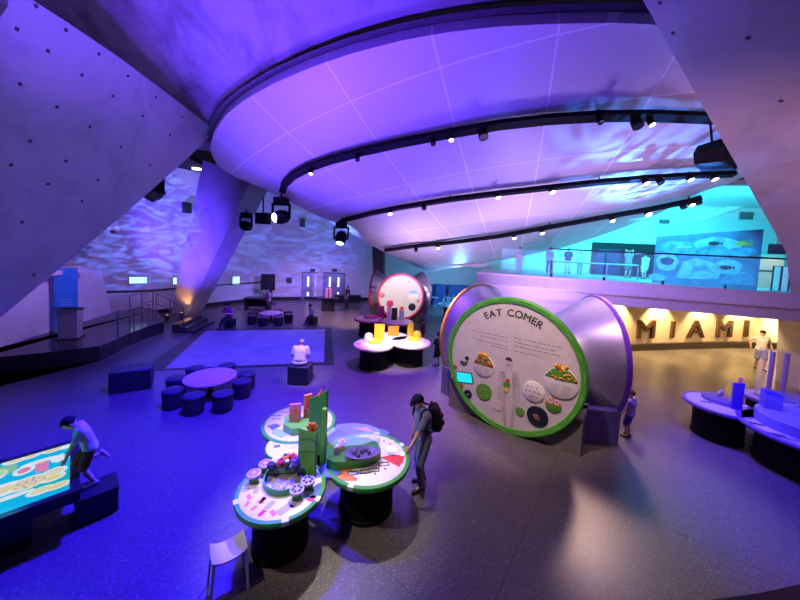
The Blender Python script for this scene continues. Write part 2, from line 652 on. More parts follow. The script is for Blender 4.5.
# ---- the tilted white canopy
AXN = Vector((0.10, 1, 0)).normalized()
K = 0.43
C0 = G(450, 30, 8.8)
CN = Vector((K * AXN.x, K * AXN.y, 1)).normalized()
out_px = [(210, 150), (214, 133), (225, 116), (245, 100), (275, 83), (310, 68), (350, 54), (400, 41), (450, 32), (500, 26.5), (550, 24), (600, 23), (645, 24),
          (720, 32), (785, 60), (815, 105), (795, 150), (735, 181), (700, 193), (660, 213), (620, 229), (570, 246), (520, 257), (480, 264), (445, 269), (430, 272),
          (415, 266), (380, 250), (345, 230), (330, 222), (300, 207), (262, 188), (235, 177), (218, 166)]
rim = [ONP(x, y, C0, CN) for x, y in out_px]
# smooth the outline once
rr = []
for i in range(len(rim)):
    a, c, d = rim[i - 1], rim[i], rim[(i + 1) % len(rim)]
    rr += [c, (c + d) * 0.5 + ((c - a) - (rim[(i + 2) % len(rim)] - d)) * 0.03]
rim = rr
cen = sum(rim, Vector()) / len(rim)
ux = CN.cross(Vector((0, 1, 0))).normalized() * -1
ux = Vector((0, 1, 0)).cross(CN).normalized()
uy = CN.cross(ux)


def rim_f(p):
    d = p - cen
    x, y = d.dot(ux), d.dot(uy)
    for i in range(len(rim)):
        a, c = rim[i] - cen, rim[(i + 1) % len(rim)] - cen
        ax, ay, cx, cy = a.dot(ux), a.dot(uy), c.dot(ux), c.dot(uy)
        det = ax * cy - ay * cx
        if abs(det) < 1e-9:
            continue
        s = (x * cy - y * cx) / det
        t = (ax * y - ay * x) / det
        if s >= -1e-9 and t >= -1e-9:
            return s + t
    return 1.0


SAG = 0.55


def CANOPY(x, y, drop=0.0):
    off = 0.0
    for _ in range(6):
        p = ONP(x, y, C0 - CN * off, CN)
        f = min(1.0, rim_f(p + CN * off))
        off = SAG * (1 - f * f) + drop
    return p


apex = ONP(510, 305, C0, CN)
Mloc = Matrix((ux, uy, CN)).transposed()
b = MB()
nr = len(rim)
rows = [0.15, 0.3, 0.45, 0.6, 0.75, 0.88, 1.0]
toL = lambda p: Mloc.transposed() @ (p - apex)
vs = [toL(cen - CN * SAG)]
for f in rows:
    vs += [toL(cen + (p - cen) * f - CN * SAG * (1 - f * f)) for p in rim]
vs += [toL(cen + (p - cen) * 1.004 + CN * 0.30) for p in rim]
fs = [[0, 1 + (i + 1) % nr, 1 + i] for i in range(nr)]
for j in range(len(rows)):
    for i in range(nr):
        i2 = (i + 1) % nr
        fs.append([1 + j * nr + i, 1 + j * nr + i2, 1 + (j + 1) * nr + i2, 1 + (j + 1) * nr + i])
b.add(vs, fs)
o = b.build('ceiling', panel_mat(), smooth=50)
o.matrix_world = Matrix.Translation(apex) @ Mloc.to_4x4()
struct(o)
# dark strip painted in for the shaded gap behind its near rim
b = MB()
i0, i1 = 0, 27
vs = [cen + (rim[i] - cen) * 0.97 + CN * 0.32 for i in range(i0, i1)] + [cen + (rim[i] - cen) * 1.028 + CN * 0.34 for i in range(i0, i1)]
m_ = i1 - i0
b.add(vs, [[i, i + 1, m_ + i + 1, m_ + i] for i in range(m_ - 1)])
struct(b.build('rim_gap_shade', mat('painted_gap_shade', (0.10, 0.09, 0.10), 0.9)))

# ---- concrete soffit above the near rim: it follows the canopy's slope and turns level
b = MB()
pts = []
for i in range(-2, 26):
    p = cen + (rim[i] - cen) * 1.012 + CN * 0.62
    pts.append(p)
m_ = len(pts)
outer = [cen + (p - cen) * (1.9 if k < 12 else 1.5) for k, p in enumerate(pts)]
b.add(pts + outer, [[i, i + 1, m_ + i + 1, m_ + i] for i in range(m_ - 1)])
b.add([p + CN * 0.4 for p in pts + outer], [[i, m_ + i, m_ + i + 1, i + 1] for i in range(m_ - 1)])
struct(b.build('ceiling_soffit', CONC2, smooth=60))

# ---- left pier: a raking slab of board-marked concrete
A = YD(0, 318, 6.6)
B_ = YD(216, 131, 11.2)
D_ = YD(20, -6, 5.2)
PN = (B_ - A).cross(D_ - A).normalized()
if PN.dot(EYE - A) < 0:
    PN = -PN
pl = lambda x, y: ONP(x, y, A, PN)
face = [pl(-40, 353), pl(0, 318), pl(60, 268), pl(130, 209), pl(190, 156), pl(216, 131), pl(168, 94), pl(120, 58), pl(70, 24), pl(20, -8), pl(9, -6), pl(8, 6), pl(-3, 22), pl(-60, 40)]
b = MB()
b.slab(face, -PN * 0.9)
pier = b.build('wall_pier_left', CONC)
struct(pier)
HOLE = mat('tie_hole', (0.05, 0.05, 0.05), 0.9)
holes = [(17, 29), (48, 51), (36, 6), (66, 30), (82, 75), (99, 54), (113, 96), (128, 76), (143, 116), (20, 84), (57, 107), (90, 127), (121, 147), (150, 165), (30, 141), (66, 161), (98, 180), (11, 165), (48, 184), (182, 117), (156, 97), (170, 135), (34, 275), (82, 201), (22, 222)]
b = MB()
qn = PN.to_track_quat('Z', 'Y').to_matrix()
for h in holes:
    p = pl(*h)
    b.lathe([(0.036, 0.001), (0.032, 0.006), (0.0, 0.004)], p, 12, qn)
struct(b.build('tie_hole', HOLE, parent=pier))

# ---- right pier
A = YD(792, 292, 8.6)
B_ = YD(640, -4, 5.4)
D_ = YD(860, -4, 3.9)
PN2 = (B_ - A).cross(D_ - A).normalized()
if PN2.dot(EYE - A) < 0:
    PN2 = -PN2
pl2 = lambda x, y: ONP(x, y, A, PN2)
face = [pl2(637, -10), pl2(709, 117), pl2(740, 171), pl2(786, 252), pl2(791, 293), pl2(840, 300), pl2(960, 200), pl2(900, -60), pl2(760, -80)]
b = MB()
b.slab(face, -PN2 * 0.7)
pier2 = b.build('wall_pier_right', CONC)
struct(pier2)
b = MB()
qn = PN2.to_track_quat('Z', 'Y').to_matrix()
for h in ((660, 3), (673, 33), (748, 38), (781, 101)):
    b.lathe([(0.032, 0.001), (0.028, 0.006), (0.0, 0.004)], pl2(*h), 12, qn)
struct(b.build('tie_hole', HOLE, parent=pier2))

# ---- raking column, narrow foot, wide head
f0 = G(186, 314)
hd = YD(234, 172, 15.2)
ft = [f0 + Vector((dx, dy, 0)) for dx, dy in ((-0.75, -0.1), (0.35, -0.45), (0.85, -0.1), (0.2, 0.6))]
tp = [YD(203, 160, 15.4), YD(252, 178, 14.6), YD(270, 186, 15.2), YD(240, 170, 16.6)]
b = MB()
b.loft(ft, tp)
struct(b.build('column', CONC))

# dark raking fin by the doors' right
b = MB()
b.slab([YD(374, 300, 23.0), YD(383, 300, 22.6), YD(384, 240, 20.5), YD(372, 240, 21.0)], (0.1, 0.5, 0))
struct(b.build('wall_fin', mat('dark_concrete', (0.10, 0.09, 0.09), 0.8)))

# ---- stage
sp = [G(-60, 362, 0.5), G(0, 357, 0.5), G(50, 352, 0.5), G(100, 346, 0.5), G(115, 340, 0.5), G(128, 333.5, 0.5), G(146, 327, 0.5), G(164, 321.5, 0.5)]
edge = [(p.x, p.y) for p in sp]
b = MB()
b.prism(edge + [(-12.3, 15.6), (-13.4, 16.0), (-13.6, 14.6), (-11.6, 5.2)], 0.0, 0.5)
STG = mat('dark_stage_floor', (0.035, 0.032, 0.04), 0.16, noise=0.2)
o = b.build('stage_platform', STG)
struct(o)
b = MB()
for i in range(3):
    c = Vector((edge[-1][0], edge[-1][1], 0)) + Vector((0.35 + 0.32 * i, 1.0, 0))
    hgt = 0.375 - 0.125 * i
    b.box((c.x, c.y, hgt / 2), (0.32, 1.9, hgt), 0.12)
struct(b.build('stage_steps', STG))

# ---- mezzanine
MZ = 3.30
FA, FB = Vector((3.05, 12.2, 0)), Vector((12.6, 9.25, 0))
fd = (FB - FA).normalized()
fn = Vector((fd.y, -fd.x, 0))       # towards the hall
FB2 = FB + fd * 8
b = MB()
prof = [(-0.0, 3.42), (0.0, 3.36), (0.10, 3.02), (0.10, 2.95), (0.02, 2.93), (0.02, 2.58), (-0.4, 2.58), (-0.4, 3.42)]
n_ = len(prof)
va = [FA + fn * q[0] + Vector((0, 0, q[1])) for q in prof]
vb = [FB2 + fn * q[0] + Vector((0, 0, q[1])) for q in prof]
b.loft(va, vb)
struct(b.build('wall_fascia', FASCIA))
b = MB()
bk = Vector((fd.y, -fd.x, 0)) * -11
b.slab([FA - fn * 0.4 + Vector((0, 0, MZ)), FB2 - fn * 0.4 + Vector((0, 0, MZ)), FB2 + bk + Vector((0, 0, MZ)), FA + bk + Vector((0, 0, MZ))], (0, 0, -0.5))
struct(b.build('floor_mezzanine', mat('pale_mezzanine_floor', (0.5, 0.5, 0.5), 0.4)))
# mezzanine rear wall and sloped ceiling
MW = mat('mezzanine_white', (0.7, 0.7, 0.7), 0.6)
b = MB()
b.slab([(1.0, 19.5, MZ), (20, 15.6, MZ), (20, 15.6, 8.5), (1.0, 19.5, 8.5)], (0.05, 0.25, 0))
struct(b.build('wall_mezzanine', MW))
b = MB()
b.slab([(4, 17.6, 7.6), (18.5, 8.2, 7.0), (22, 15, 7.0), (4, 20, 7.6)], (0, 0, 0.2))
struct(b.build('ceiling_mezzanine', MW))

# ---- the niche under the mezzanine: cream wall with letters
CREAM = mat('cream_wall', (0.72, 0.64, 0.50), 0.6)
wp = [Vector((4.2, 12.6, 0)), Vector((6.4, 13.0, 0)), Vector((9.2, 13.8, 0)), Vector((11.6, 14.4, 0)), Vector((14.4, 15.05, 0)), Vector((17.0, 15.6, 0)), Vector((19.6, 15.8, 0)), Vector((20.6, 14.4, 0)), Vector((20.6, 11.2, 0))]
b = MB()
n_ = len(wp)
vs = [p + Vector((0, 0, 0.0)) for p in wp] + [p + Vector((0, 0, 3.0)) for p in wp]
vs += [p + Vector((0.1, 0.3, 0)) for p in wp] + [p + Vector((0.1, 0.3, 3.0)) for p in wp]
fs = []
for i in range(n_ - 1):
    fs.append([i, i + 1, n_ + i + 1, n_ + i])
    fs.append([2 * n_ + i, 3 * n_ + i, 3 * n_ + i + 1, 2 * n_ + i + 1])
    fs.append([n_ + i, n_ + i + 1, 3 * n_ + i + 1, 3 * n_ + i])
b.add(vs, fs)
struct(b.build('wall_niche', CREAM, smooth=40))
b = MB()
for i in range(n_ - 1):
    a, c = wp[i], wp[i + 1]
    d = (c - a).normalized()
    n = Vector((d.y, -d.x, 0))
    b.slab([a + n * 0.01, c + n * 0.01, c + n * 0.16, a + n * 0.16], (0, 0, 0.32))
struct(b.build('baseboard_niche', mat('dark_niche_base', (0.05, 0.035, 0.03), 0.5)))
b = MB()
b.slab([FA - fn * 0.4 + Vector((0, 0, 2.6)), FB2 - fn * 0.4 + Vector((0, 0, 2.6)), Vector((21, 16.2, 2.6)), Vector((4, 13.2, 2.6))], (0, 0, 0.15))
struct(b.build('ceiling_niche', CREAM))
# lilac return wall under the fascia's left end
b = MB()
b.slab([FA + Vector((0.0, 0.05, 0)), FA + fd * 4.3 - fn * 0.15, FA + fd * 4.3 - fn * 0.15 + Vector((0, 0, 2.6)), FA + Vector((0, 0.05, 2.6))], -fn * 0.3)
struct(b.build('wall_return', FASCIA))
# pier at the niche's right end
b = MB()
c = YD(822, 345, 10.4)
b.loft([(c.x - 0.55, c.y - 0.3, 0), (c.x + 1.2, c.y - 0.5, 0), (c.x + 1.4, c.y + 0.9, 0), (c.x - 0.3, c.y + 0.9, 0)],
       [(c.x - 0.75, c.y - 0.3, 2.6), (c.x + 1.2, c.y - 0.5, 2.6), (c.x + 1.4, c.y + 0.9, 2.6), (c.x - 0.5, c.y + 0.9, 2.6)])
struct(b.build('column_niche', CONC))
# niche down-lights that scallop the wall (lamps recessed in its ceiling)
for i in range(7):
    t = 0.4 + i * 0.95
    k = min(int(t), n_ - 3)
    q = wp[k].lerp(wp[k + 1], t - k)
    d = (wp[k + 1] - wp[k]).normalized()
    n = Vector((d.y, -d.x, 0))
    spot('niche_downlight', q + n * 0.35 + Vector((0, 0, 2.55)), q + n * 0.10 + Vector((0, 0, 0.3)), (1.0, 0.66, 0.28), 850, 95, 0.5, 0.05)
spot('niche_floor_light', (13.5, 11.8, 2.5), (14.0, 12.6, 0), (1.0, 0.62, 0.3), 330, 130, 0.8, 0.1)
spot('niche_corner_light', (19.0, 14.0, 0.3), (20.0, 15.0, 1.6), (1.0, 0.78, 0.35), 700, 110, 0.8, 0.1)
# timber handrail cap of the viewing balcony, bottom right
b = MB()
cap = [G(600, 640, 3.1), G(660, 606, 3.1), G(715, 599, 3.1), G(760, 593, 3.1), G(800, 584, 3.1), G(850, 570, 3.1)]
n_ = len(cap)
ins = [p + Vector((0.05, -0.20, 0)) for p in cap]
vs = cap + ins + [p + Vector((0, 0, -0.07)) for p in cap] + [p + Vector((0, 0, -0.07)) for p in ins]
fs = []
for i in range(n_ - 1):
    fs += [[i, n_ + i, n_ + i + 1, i + 1], [i, i + 1, 2 * n_ + i + 1, 2 * n_ + i], [2 * n_ + i, 2 * n_ + i + 1, 3 * n_ + i + 1, 3 * n_ + i], [n_ + i, 3 * n_ + i, 3 * n_ + i + 1, n_ + i + 1]]
b.add(vs, fs)
tag(b.build('balcony_handrail', mat('dark_stained_timber', (0.10, 0.055, 0.045), 0.35, noise=0.2)), 'dark timber handrail curving across the bottom right corner', 'handrail')

# ---- dark bordered floor mat
mp_ = [G(138, 371), G(200, 329.5), G(331, 328), G(334, 364.5)]
b = MB()
b.slab([mp_[0], mp_[3], mp_[2], mp_[1]], (0, 0, 0.012))
mt = b.build('floor_mat', mat('black_mat_border', (0.012, 0.012, 0.016), 0.4))
tag(mt, 'large black-bordered rectangular mat with pale blue surface on the floor', 'mat')
mi_ = [G(165, 369), G(206, 331), G(325, 329.5), G(324, 362.5)]
b = MB()
b.slab([mi_[0] + Vector((0, 0, .012)), mi_[3] + Vector((0, 0, .012)), mi_[2] + Vector((0, 0, .012)), mi_[1] + Vector((0, 0, .012))], (0, 0, 0.004))
b.build('mat_surface', mat('pale_mat', (0.25, 0.27, 0.33), 0.5, noise=0.15, nscale=1.5), mt)
# ------------------------------------------------------------------ people
def remesh(name, mb, m, vox, parent=None, smooth_it=2):
    me = bpy.data.meshes.new(name)
    me.from_pydata(mb.v, [], mb.f)
    o = bpy.data.objects.new(name + '_raw', me)
    COL.objects.link(o)
    r = o.modifiers.new('r', 'REMESH')
    r.mode = 'VOXEL'
    r.voxel_size = vox
    r.use_smooth_shade = True
    s = o.modifiers.new('s', 'SMOOTH')
    s.iterations = smooth_it
    s.factor = 0.5
    dg = bpy.context.evaluated_depsgraph_get()
    me2 = bpy.data.meshes.new_from_object(o.evaluated_get(dg))
    bpy.data.objects.remove(o)
    bpy.data.meshes.remove(me)
    me2.name = name
    me2.materials.clear()
    me2.materials.append(m)
    q = bpy.data.objects.new(name, me2)
    COL.objects.link(q)
    if parent:
        q.parent = parent
    return q


def ik(a, c, l1, l2, pole):
    """middle joint between a and c"""
    d = c - a
    L = min(d.length, (l1 + l2) * 0.999)
    u = d.normalized()
    c = a + u * L
    x = (l1 * l1 - l2 * l2 + L * L) / (2 * L)
    h = math.sqrt(max(0.0, l1 * l1 - x * x))
    p = Vector(pole) - u * Vector(pole).dot(u)
    p.normalize()
    return a + u * x + p * h, c


SKIN = mat('skin_light', (0.58, 0.36, 0.26), 0.55)
SKIN2 = mat('skin_tan', (0.36, 0.20, 0.13), 0.55)


def cloth(name, col):
    return mat(name, col, 0.85, noise=0.15, nscale=12, spec=0.2)


HAIRB = cloth('black_hair', (0.012, 0.010, 0.012))
SHOE = mat('dark_shoe', (0.03, 0.03, 0.035), 0.6)
EYEM = mat('eye', (0.02, 0.02, 0.025), 0.2)


def person(label, loc, rz, h, skin=SKIN, shirt=None, trousers=None, shoes=SHOE, hair=HAIRB, hip=(0, 0, 0.52), lean=0.0, twist=0.0, nod=0.0, turn=0.0,
           lh=(-0.17, 0.02, 0.47), rh=(0.17, 0.02, 0.47), lf=(-0.06, 0, 0.045), rf=(0.06, 0, 0.045), kneel=(None, None), lp=(-0.4, -1, 0), rp=(0.4, -1, 0),
           kl=(-0.1, 1, 0.1), kr=(0.1, 1, 0.1), hs=1.0, long_sleeve=False, shorts=False, skirt=False, long_hair=False, group=None, fine=False, fat=1.0, bald=False, foot_dir=None, lfd=None, rfd=None):
    """one figure; its own frame looks along +Y, lengths in body heights"""
    root = thing('person', label, 'person', loc, rz, group)
    V = Vector
    S = h
    hip = V(hip)
    Rl = Matrix.Rotation(twist, 3, 'Z') @ Matrix.Rotation(-lean, 3, 'X')
    up, fw, rt = Rl @ V((0, 0, 1)), Rl @ V((0, 1, 0)), Rl @ V((1, 0, 0))
    waist = hip + V((0, 0, 0.05)) * 0.5 + up * 0.06
    chest = hip + up * 0.205
    neck = hip + up * 0.315
    shl, shr = hip + up * 0.282 - rt * 0.098 * fat ** .5, hip + up * 0.282 + rt * 0.098 * fat ** .5
    Rh = Matrix.Rotation(twist + turn, 3, 'Z') @ Matrix.Rotation(-lean * 0.6 - nod, 3, 'X')
    hu, hf, hr = Rh @ V((0, 0, 1)), Rh @ V((0, 1, 0)), Rh @ V((1, 0, 0))
    headc = neck + up * 0.022 + hu * 0.068 * hs + hf * 0.012
    hl, hr_ = hip + V((-0.05, 0, -0.005)), hip + V((0.05, 0, -0.005))
    lh, rh, lf, rf = V(lh), V(rh), V(lf), V(rf)
    el, lh = ik(shl, lh, 0.172, 0.150, lp)
    er, rh = ik(shr, rh, 0.172, 0.150, rp)
    kneL, lf = ik(hl, lf, 0.245, 0.235, kl)
    kneR, rf = ik(hr_, rf, 0.245, 0.235, kr)
    vox = 0.0055 if fine else 0.0085

    def torso(b, e, legs_only=False):
        for s in (-1, 1):
            pts = [(hip + V((s * 0.046, 0, 0)), 0.062), (waist + rt * s * 0.036, 0.054), (chest + rt * s * 0.046, 0.062), ((shl if s < 0 else shr) - up * 0.012, 0.040)]
            for (a, ra), (c, rc) in zip(pts, pts[1:]):
                b.cap(a * S, c * S, (ra * fat + e) * S, (rc * fat + e) * S)
        b.cap(hip * S, chest * S, (0.062 * fat + e) * S, (0.064 * fat + e) * S)
        b.cap(shl * S, shr * S, (0.038 + e) * S, (0.038 + e) * S)
        b.cap((shl + up * .006) * S, (neck - up * 0.01) * S, (0.03 + e) * S, (0.03 + e) * S)
        b.cap((shr + up * .006) * S, (neck - up * 0.01) * S, (0.03 + e) * S, (0.03 + e) * S)

    b = MB()
    torso(b, 0)
    b.cap((neck - up * 0.02) * S, (headc - hu * 0.03 * hs) * S, 0.031 * S, 0.029 * S)
    # head: skull, jaw, nose, brow, ears
    Mh = Matrix((hr, hf, hu)).transposed()
    k = hs * S
    b.sph((headc + hu * 0.012 * hs - hf * 0.004 * hs) * S, (0.045 * k, 0.056 * k, 0.054 * k), 20, 14, Mh)
    b.sph((headc - hu * 0.028 * hs + hf * 0.014 * hs) * S, (0.034 * k, 0.038 * k, 0.038 * k), 18, 12, Mh)
    b.cap((headc + hf * 0.054 * hs + hu * 0.004 * hs) * S, (headc + hf * 0.062 * hs - hu * 0.014 * hs) * S, 0.006 * k, 0.0095 * k)
    b.cap((headc + hf * 0.047 * hs + hu * 0.012 * hs - hr * .02 * hs) * S, (headc + hf * 0.047 * hs + hu * 0.012 * hs + hr * .02 * hs) * S, 0.007 * k, 0.007 * k)
    b.cap((headc + hf * 0.047 * hs - hu * 0.034 * hs - hr * .009 * hs) * S, (headc + hf * 0.047 * hs - hu * 0.034 * hs + hr * .009 * hs) * S, 0.0065 * k, 0.0065 * k)
    for s in (-1, 1):
        b.sph((headc + hr * s * 0.046 * hs - hf * 0.004 * hs - hu * 0.006 * hs) * S, (0.006 * k, 0.012 * k, 0.018 * k), 10, 8, Mh)
    # arms and hands
    for s, sh, eb, ha in ((-1, shl, el, lh), (1, shr, er, rh)):
        b.cap(sh * S, eb * S, 0.031 * fat * S, 0.024 * S)
        b.cap(eb * S, ha * S, 0.024 * S, 0.0155 * S)
        d = (ha - eb).normalized()
        side = d.cross(V((s, 0, 0.3))).normalized()     # across the palm
        pn = d.cross(side).normalized()
        if pn.dot(rt) * s > 0:
            pn = -pn                                     # palm faces inwards
        if side.dot(fw) < 0:
            side = -side
        pc = ha + d * 0.028
        for q in (-0.014, -0.005, 0.005, 0.014):
            b.cap((ha + d * 0.006 + side * q * 0.6) * S, (ha + d * 0.050 + side * q) * S, 0.0085 * S, 0.0078 * S)
        for q, ln in ((0.0165, 0.038), (0.0058, 0.044), (-0.0052, 0.040), (-0.0155, 0.031)):
            f0 = ha + d * 0.050 + side * q
            f1 = f0 + (d + pn * 0.30).normalized() * ln * 0.55
            f2 = f1 + (d + pn * 0.95).normalized() * ln * 0.55
            b.cap(f0 * S, f1 * S, 0.0054 * S, 0.005 * S)
            b.cap(f1 * S, f2 * S, 0.005 * S, 0.0044 * S)
        t0 = ha + d * 0.016 + side * 0.014
        t1 = t0 + (d * 0.6 + side * 0.9 + pn * 0.3).normalized() * 0.022
        t2 = t1 + (d + side * 0.25 + pn * 0.4).normalized() * 0.018
        b.cap(t0 * S, t1 * S, 0.0075 * S, 0.006 * S)
        b.cap(t1 * S, t2 * S, 0.006 * S, 0.0052 * S)
    # legs and feet
    feet = []
    for s, hj, kn, an, fdv in ((-1, hl, kneL, lf, lfd), (1, hr_, kneR, rf, rfd)):
        b.cap(hj * S, kn * S, 0.055 * fat * S, 0.035 * S)
        b.cap(kn * S, (kn.lerp(an, 0.4)) * S, 0.034 * S, 0.032 * S)
        b.cap((kn.lerp(an, 0.35)) * S, an * S, 0.033 * S, 0.021 * S)
        fdv = V(fdv) if fdv else V((s * 0.15, 1, 0))
        fdv.normalize()
        dn = V((0, 0, -1)) if abs(fdv.z) < 0.5 else (an - kn).normalized()
        heel = an - fdv * 0.022 + dn * 0.020
        toe = an + fdv * 0.098 + dn * 0.027
        b.cap(an * S, heel * S, 0.021 * S, 0.018 * S)
        b.cap(an * S, toe * S, 0.022 * S, 0.014 * S)
        feet.append((an, heel, toe, dn))
    body = remesh('body', b, skin, vox, root, 3)
    # eyes
    b = MB()
    for s in (-1, 1):
        b.sph((headc + hr * s * 0.0185 * hs + hf * 0.0485 * hs + hu * 0.001) * S, 0.0055 * k, 10, 8)
    b.build('eyes', EYEM, root, 60)
    # clothes
    if shirt:
        b = MB()
        torso(b, 0.009)
        for sh, eb, ha in ((shl, el, lh), (shr, er, rh)):
            if long_sleeve:
                b.cap(sh * S, eb * S, 0.040 * fat * S, 0.033 * S)
                b.cap(eb * S, eb.lerp(ha, 0.9) * S, 0.033 * S, 0.025 * S)
            else:
                b.cap(sh * S, sh.lerp(eb, 0.72) * S, 0.041 * fat * S, 0.038 * S)
        # hem
        b.lathe([(0.094 * fat * S, 0), (0.098 * fat * S, 0.05 * S)], (hip - V((0, 0, 0.03))) * S, 24, None, 1.15, 0.82)
        remesh('shirt', b, shirt, vox * 1.3, root, 3)
    if trousers:
        b = MB()
        for s in (-1, 1):
            b.cap((hip + V((s * 0.046, 0, 0))) * S, (waist + rt * s * 0.03) * S, (0.069 * fat) * S, 0.060 * fat * S)
        b.cap((hip - rt * 0.04) * S, (hip + rt * 0.04) * S, 0.07 * fat * S, 0.07 * fat * S)
        for hj, kn, an in ((hl, kneL, lf), (hr_, kneR, rf)):
            if skirt or shorts:
                e = hj.lerp(kn, 0.92)
                b.cap(hj * S, e * S, 0.064 * fat * S, 0.054 * S)
            else:
                b.cap(hj * S, kn * S, 0.064 * fat * S, 0.045 * S)
                b.cap(kn * S, kn.lerp(an, 0.93) * S, 0.045 * S, 0.036 * S)
        if skirt:
            for q in (0.2, 0.5, 0.8):
                a = hl.lerp(hr_, q)
                c = kneL.lerp(kneR, q)
                b.cap(a * S, a.lerp(c, 0.85) * S, 0.066 * fat * S, 0.05 * S)
        remesh('skirt' if skirt else 'shorts' if shorts else 'trousers', b, trousers, vox * 1.3, root, 3)
    if shoes:
        for an, heel, toe, dn in feet:
            b = MB()
            b.cap((an + dn * 0.012) * S, heel * S, 0.026 * S, 0.024 * S)
            b.cap((an + dn * 0.014) * S, toe * S, 0.026 * S, 0.019 * S)
            b.cap(heel * S, toe * S, 0.024 * S, 0.021 * S)
            remesh('shoe', b, shoes, vox * 1.3, root, 2)
    # hair: a cap of locks over skull and nape, clear of the face
    if hair and not bald:
        b = MB()
        c = headc + hu * 0.012 * hs - hf * 0.004 * hs
        n, m = 20, 14
        vs, fs = [], []
        base = MB().sph((0, 0, 0), 1.0, n, m)
        keep = []
        for f in base.f:
            q = sum((V(base.v[i]) for i in f), V()) / len(f)
            face_side = q.y > 0.20 and q.z < 0.42
            low = q.z < (-0.75 if long_hair else -0.45)
            if not face_side and not low:
                keep.append(f)
        for sc_ in (1.13, 1.0):
            pass
        nrm = lambda v, t: (c + (hr * v[0] * 0.045 + hf * v[1] * 0.056 + hu * v[2] * 0.054) * hs * t) * S
        ov = [nrm(V(v), 1.12) for v in base.v]
        iv = [nrm(V(v), 0.97) for v in base.v]
        nv = len(ov)
        edges = {}
        for f in keep:
            for a, d in zip(f, f[1:] + f[:1]):
                edges[(a, d)] = edges.get((a, d), 0) + 1
        ff = [f for f in keep] + [[i + nv for i in reversed(f)] for f in keep]
        for a, d in edges:
            if (d, a) not in edges:
                ff.append([d, a, a + nv, d + nv])
        b.add(ov + iv, ff)
        b.build('hair', hair, root, 60)
        if long_hair:
            b = MB()
            for q in (-0.03, -0.015, 0, 0.015, 0.03):
                a = headc - hf * 0.04 * hs + hr * q * hs
                b.cap(a * S, (a - hu * 0.10 * hs - hf * 0.01) * S, 0.02 * k, 0.014 * k)
            remesh('ponytail', b, hair, vox * 1.5, root, 2)
    return root, dict(head=headc * S, hu=hu, hf=hf, hr=hr, neck=neck * S, chest=chest * S, up=up, fw=fw, rt=rt, hip=hip * S, shl=shl * S, shr=shr * S, k=k, S=S, lh=lh * S, rh=rh * S)


def fac(loc, to):
    """heading so that a figure at loc looks towards to"""
    return math.atan2(to[1] - loc[1], to[0] - loc[0]) - PI / 2


def cap_hat(root, J, m, peak=True):
    b = MB()
    k = J['k']
    Mh = Matrix((J['hr'], J['hf'], J['hu'])).transposed()
    c = J['head'] + J['hu'] * 0.026 * k
    prof = [(0.0535 * math.cos(t) * k, 0.050 * math.sin(t) * k) for t in [i * PI / 2 / 7 for i in range(8)]]
    b.lathe([(0.050 * k, -0.004 * k)] + prof, c, 22, Mh, 1.0, 1.16)
    o = b.build('cap', m, root, 60)
    if peak:
        b = MB()
        pts = []
        for i in range(13):
            a = PI * i / 12
            pts.append((0.046 * k * math.cos(a), 0.052 * k + 0.052 * k * math.sin(a)))
        up_ = [c + Mh @ Vector((x, y - 0.012 * k, 0.004 * k - 0.22 * max(0, y - 0.05 * k))) for x, y in pts]
        b.slab(up_, Mh @ Vector((0, 0, -0.005 * k)))
        b.build('peak', m, o, 40)
    return o


# -- young man at the green table
mp0 = G(420.5, 486)
tgt = Vector((-0.2, 4.95, 0))
man_loc = Vector((mp0.x, mp0.y, 0))
rzm = fac(man_loc, tgt)
man, J = person('standing person in dark cap, blue t-shirt and jeans with black backpack', man_loc, rzm, 1.74, SKIN, cloth('slate_blue_tee', (0.20, 0.24, 0.40)), cloth('blue_jeans', (0.20, 0.24, 0.38)),
                lean=0.10, nod=0.50, lh=(-0.10, 0.20, 0.50), rh=(0.16, 0.03, 0.46), lf=(-0.055, 0.02, 0.045), rf=(0.06, -0.05, 0.045), fine=True)
cap_hat(man, J, cloth('navy_cap', (0.015, 0.02, 0.05)))
# backpack: own thing, hung from the shoulders
bp = thing('backpack', 'black backpack worn on the back of the person in the cap', 'backpack', man_loc, rzm)
BPM = mat('black_nylon', (0.010, 0.010, 0.013), 0.6, noise=0.3)
up, fw, rt = J['up'], J['fw'], J['rt']
pc = J['chest'] - fw * 0.245 - up * 0.02
b = MB()
for s in (-1, 1):
    b.cap(pc + rt * s * 0.075 - up * 0.17, pc + rt * s * 0.07 + up * 0.13, 0.095, 0.08)
b.cap(pc - up * 0.17, pc + up * 0.15, 0.115, 0.095)
remesh('bag_body', b, BPM, 0.012, bp, 4)
b = MB()
b.cap(pc - fw * 0.10 - up * 0.13 - rt * 0.05, pc - fw * 0.10 - up * 0.13 + rt * 0.05, 0.065, 0.065)
b.cap(pc - fw * 0.10 + up * 0.0 - rt * 0.05, pc - fw * 0.10 + up * 0.0 + rt * 0.05, 0.05, 0.05)
remesh('front_pocket', b, BPM, 0.012, bp, 3)
b = MB()
b.tube([pc + up * 0.24 + fw * 0.06 - rt * 0.03, pc + up * 0.285 + fw * 0.06, pc + up * 0.24 + fw * 0.06 + rt * 0.03], 0.010)
b.build('grab_handle', BPM, bp, 60)
for s, sh in ((-1, J['shl']), (1, J['shr'])):
    c = sh - rt * s * 0.035
    b = MB()
    b.tube([pc + rt * s * 0.09 + up * 0.18 + fw * 0.08, c - fw * 0.075 + up * 0.065, c + up * 0.092, c + fw * 0.085 + up * 0.045, c + fw * 0.118 - up * 0.10, c + rt * s * 0.06 + fw * 0.03 - up * 0.30, pc + rt * s * 0.12 - up * 0.20 + fw * 0.06], 0.021, 8)
    b.build('shoulder_strap', BPM, bp, 60)
# ------------------------------------------------------------------ exhibit tables
def frame_of(c, rz=0):
    return Vector(c)


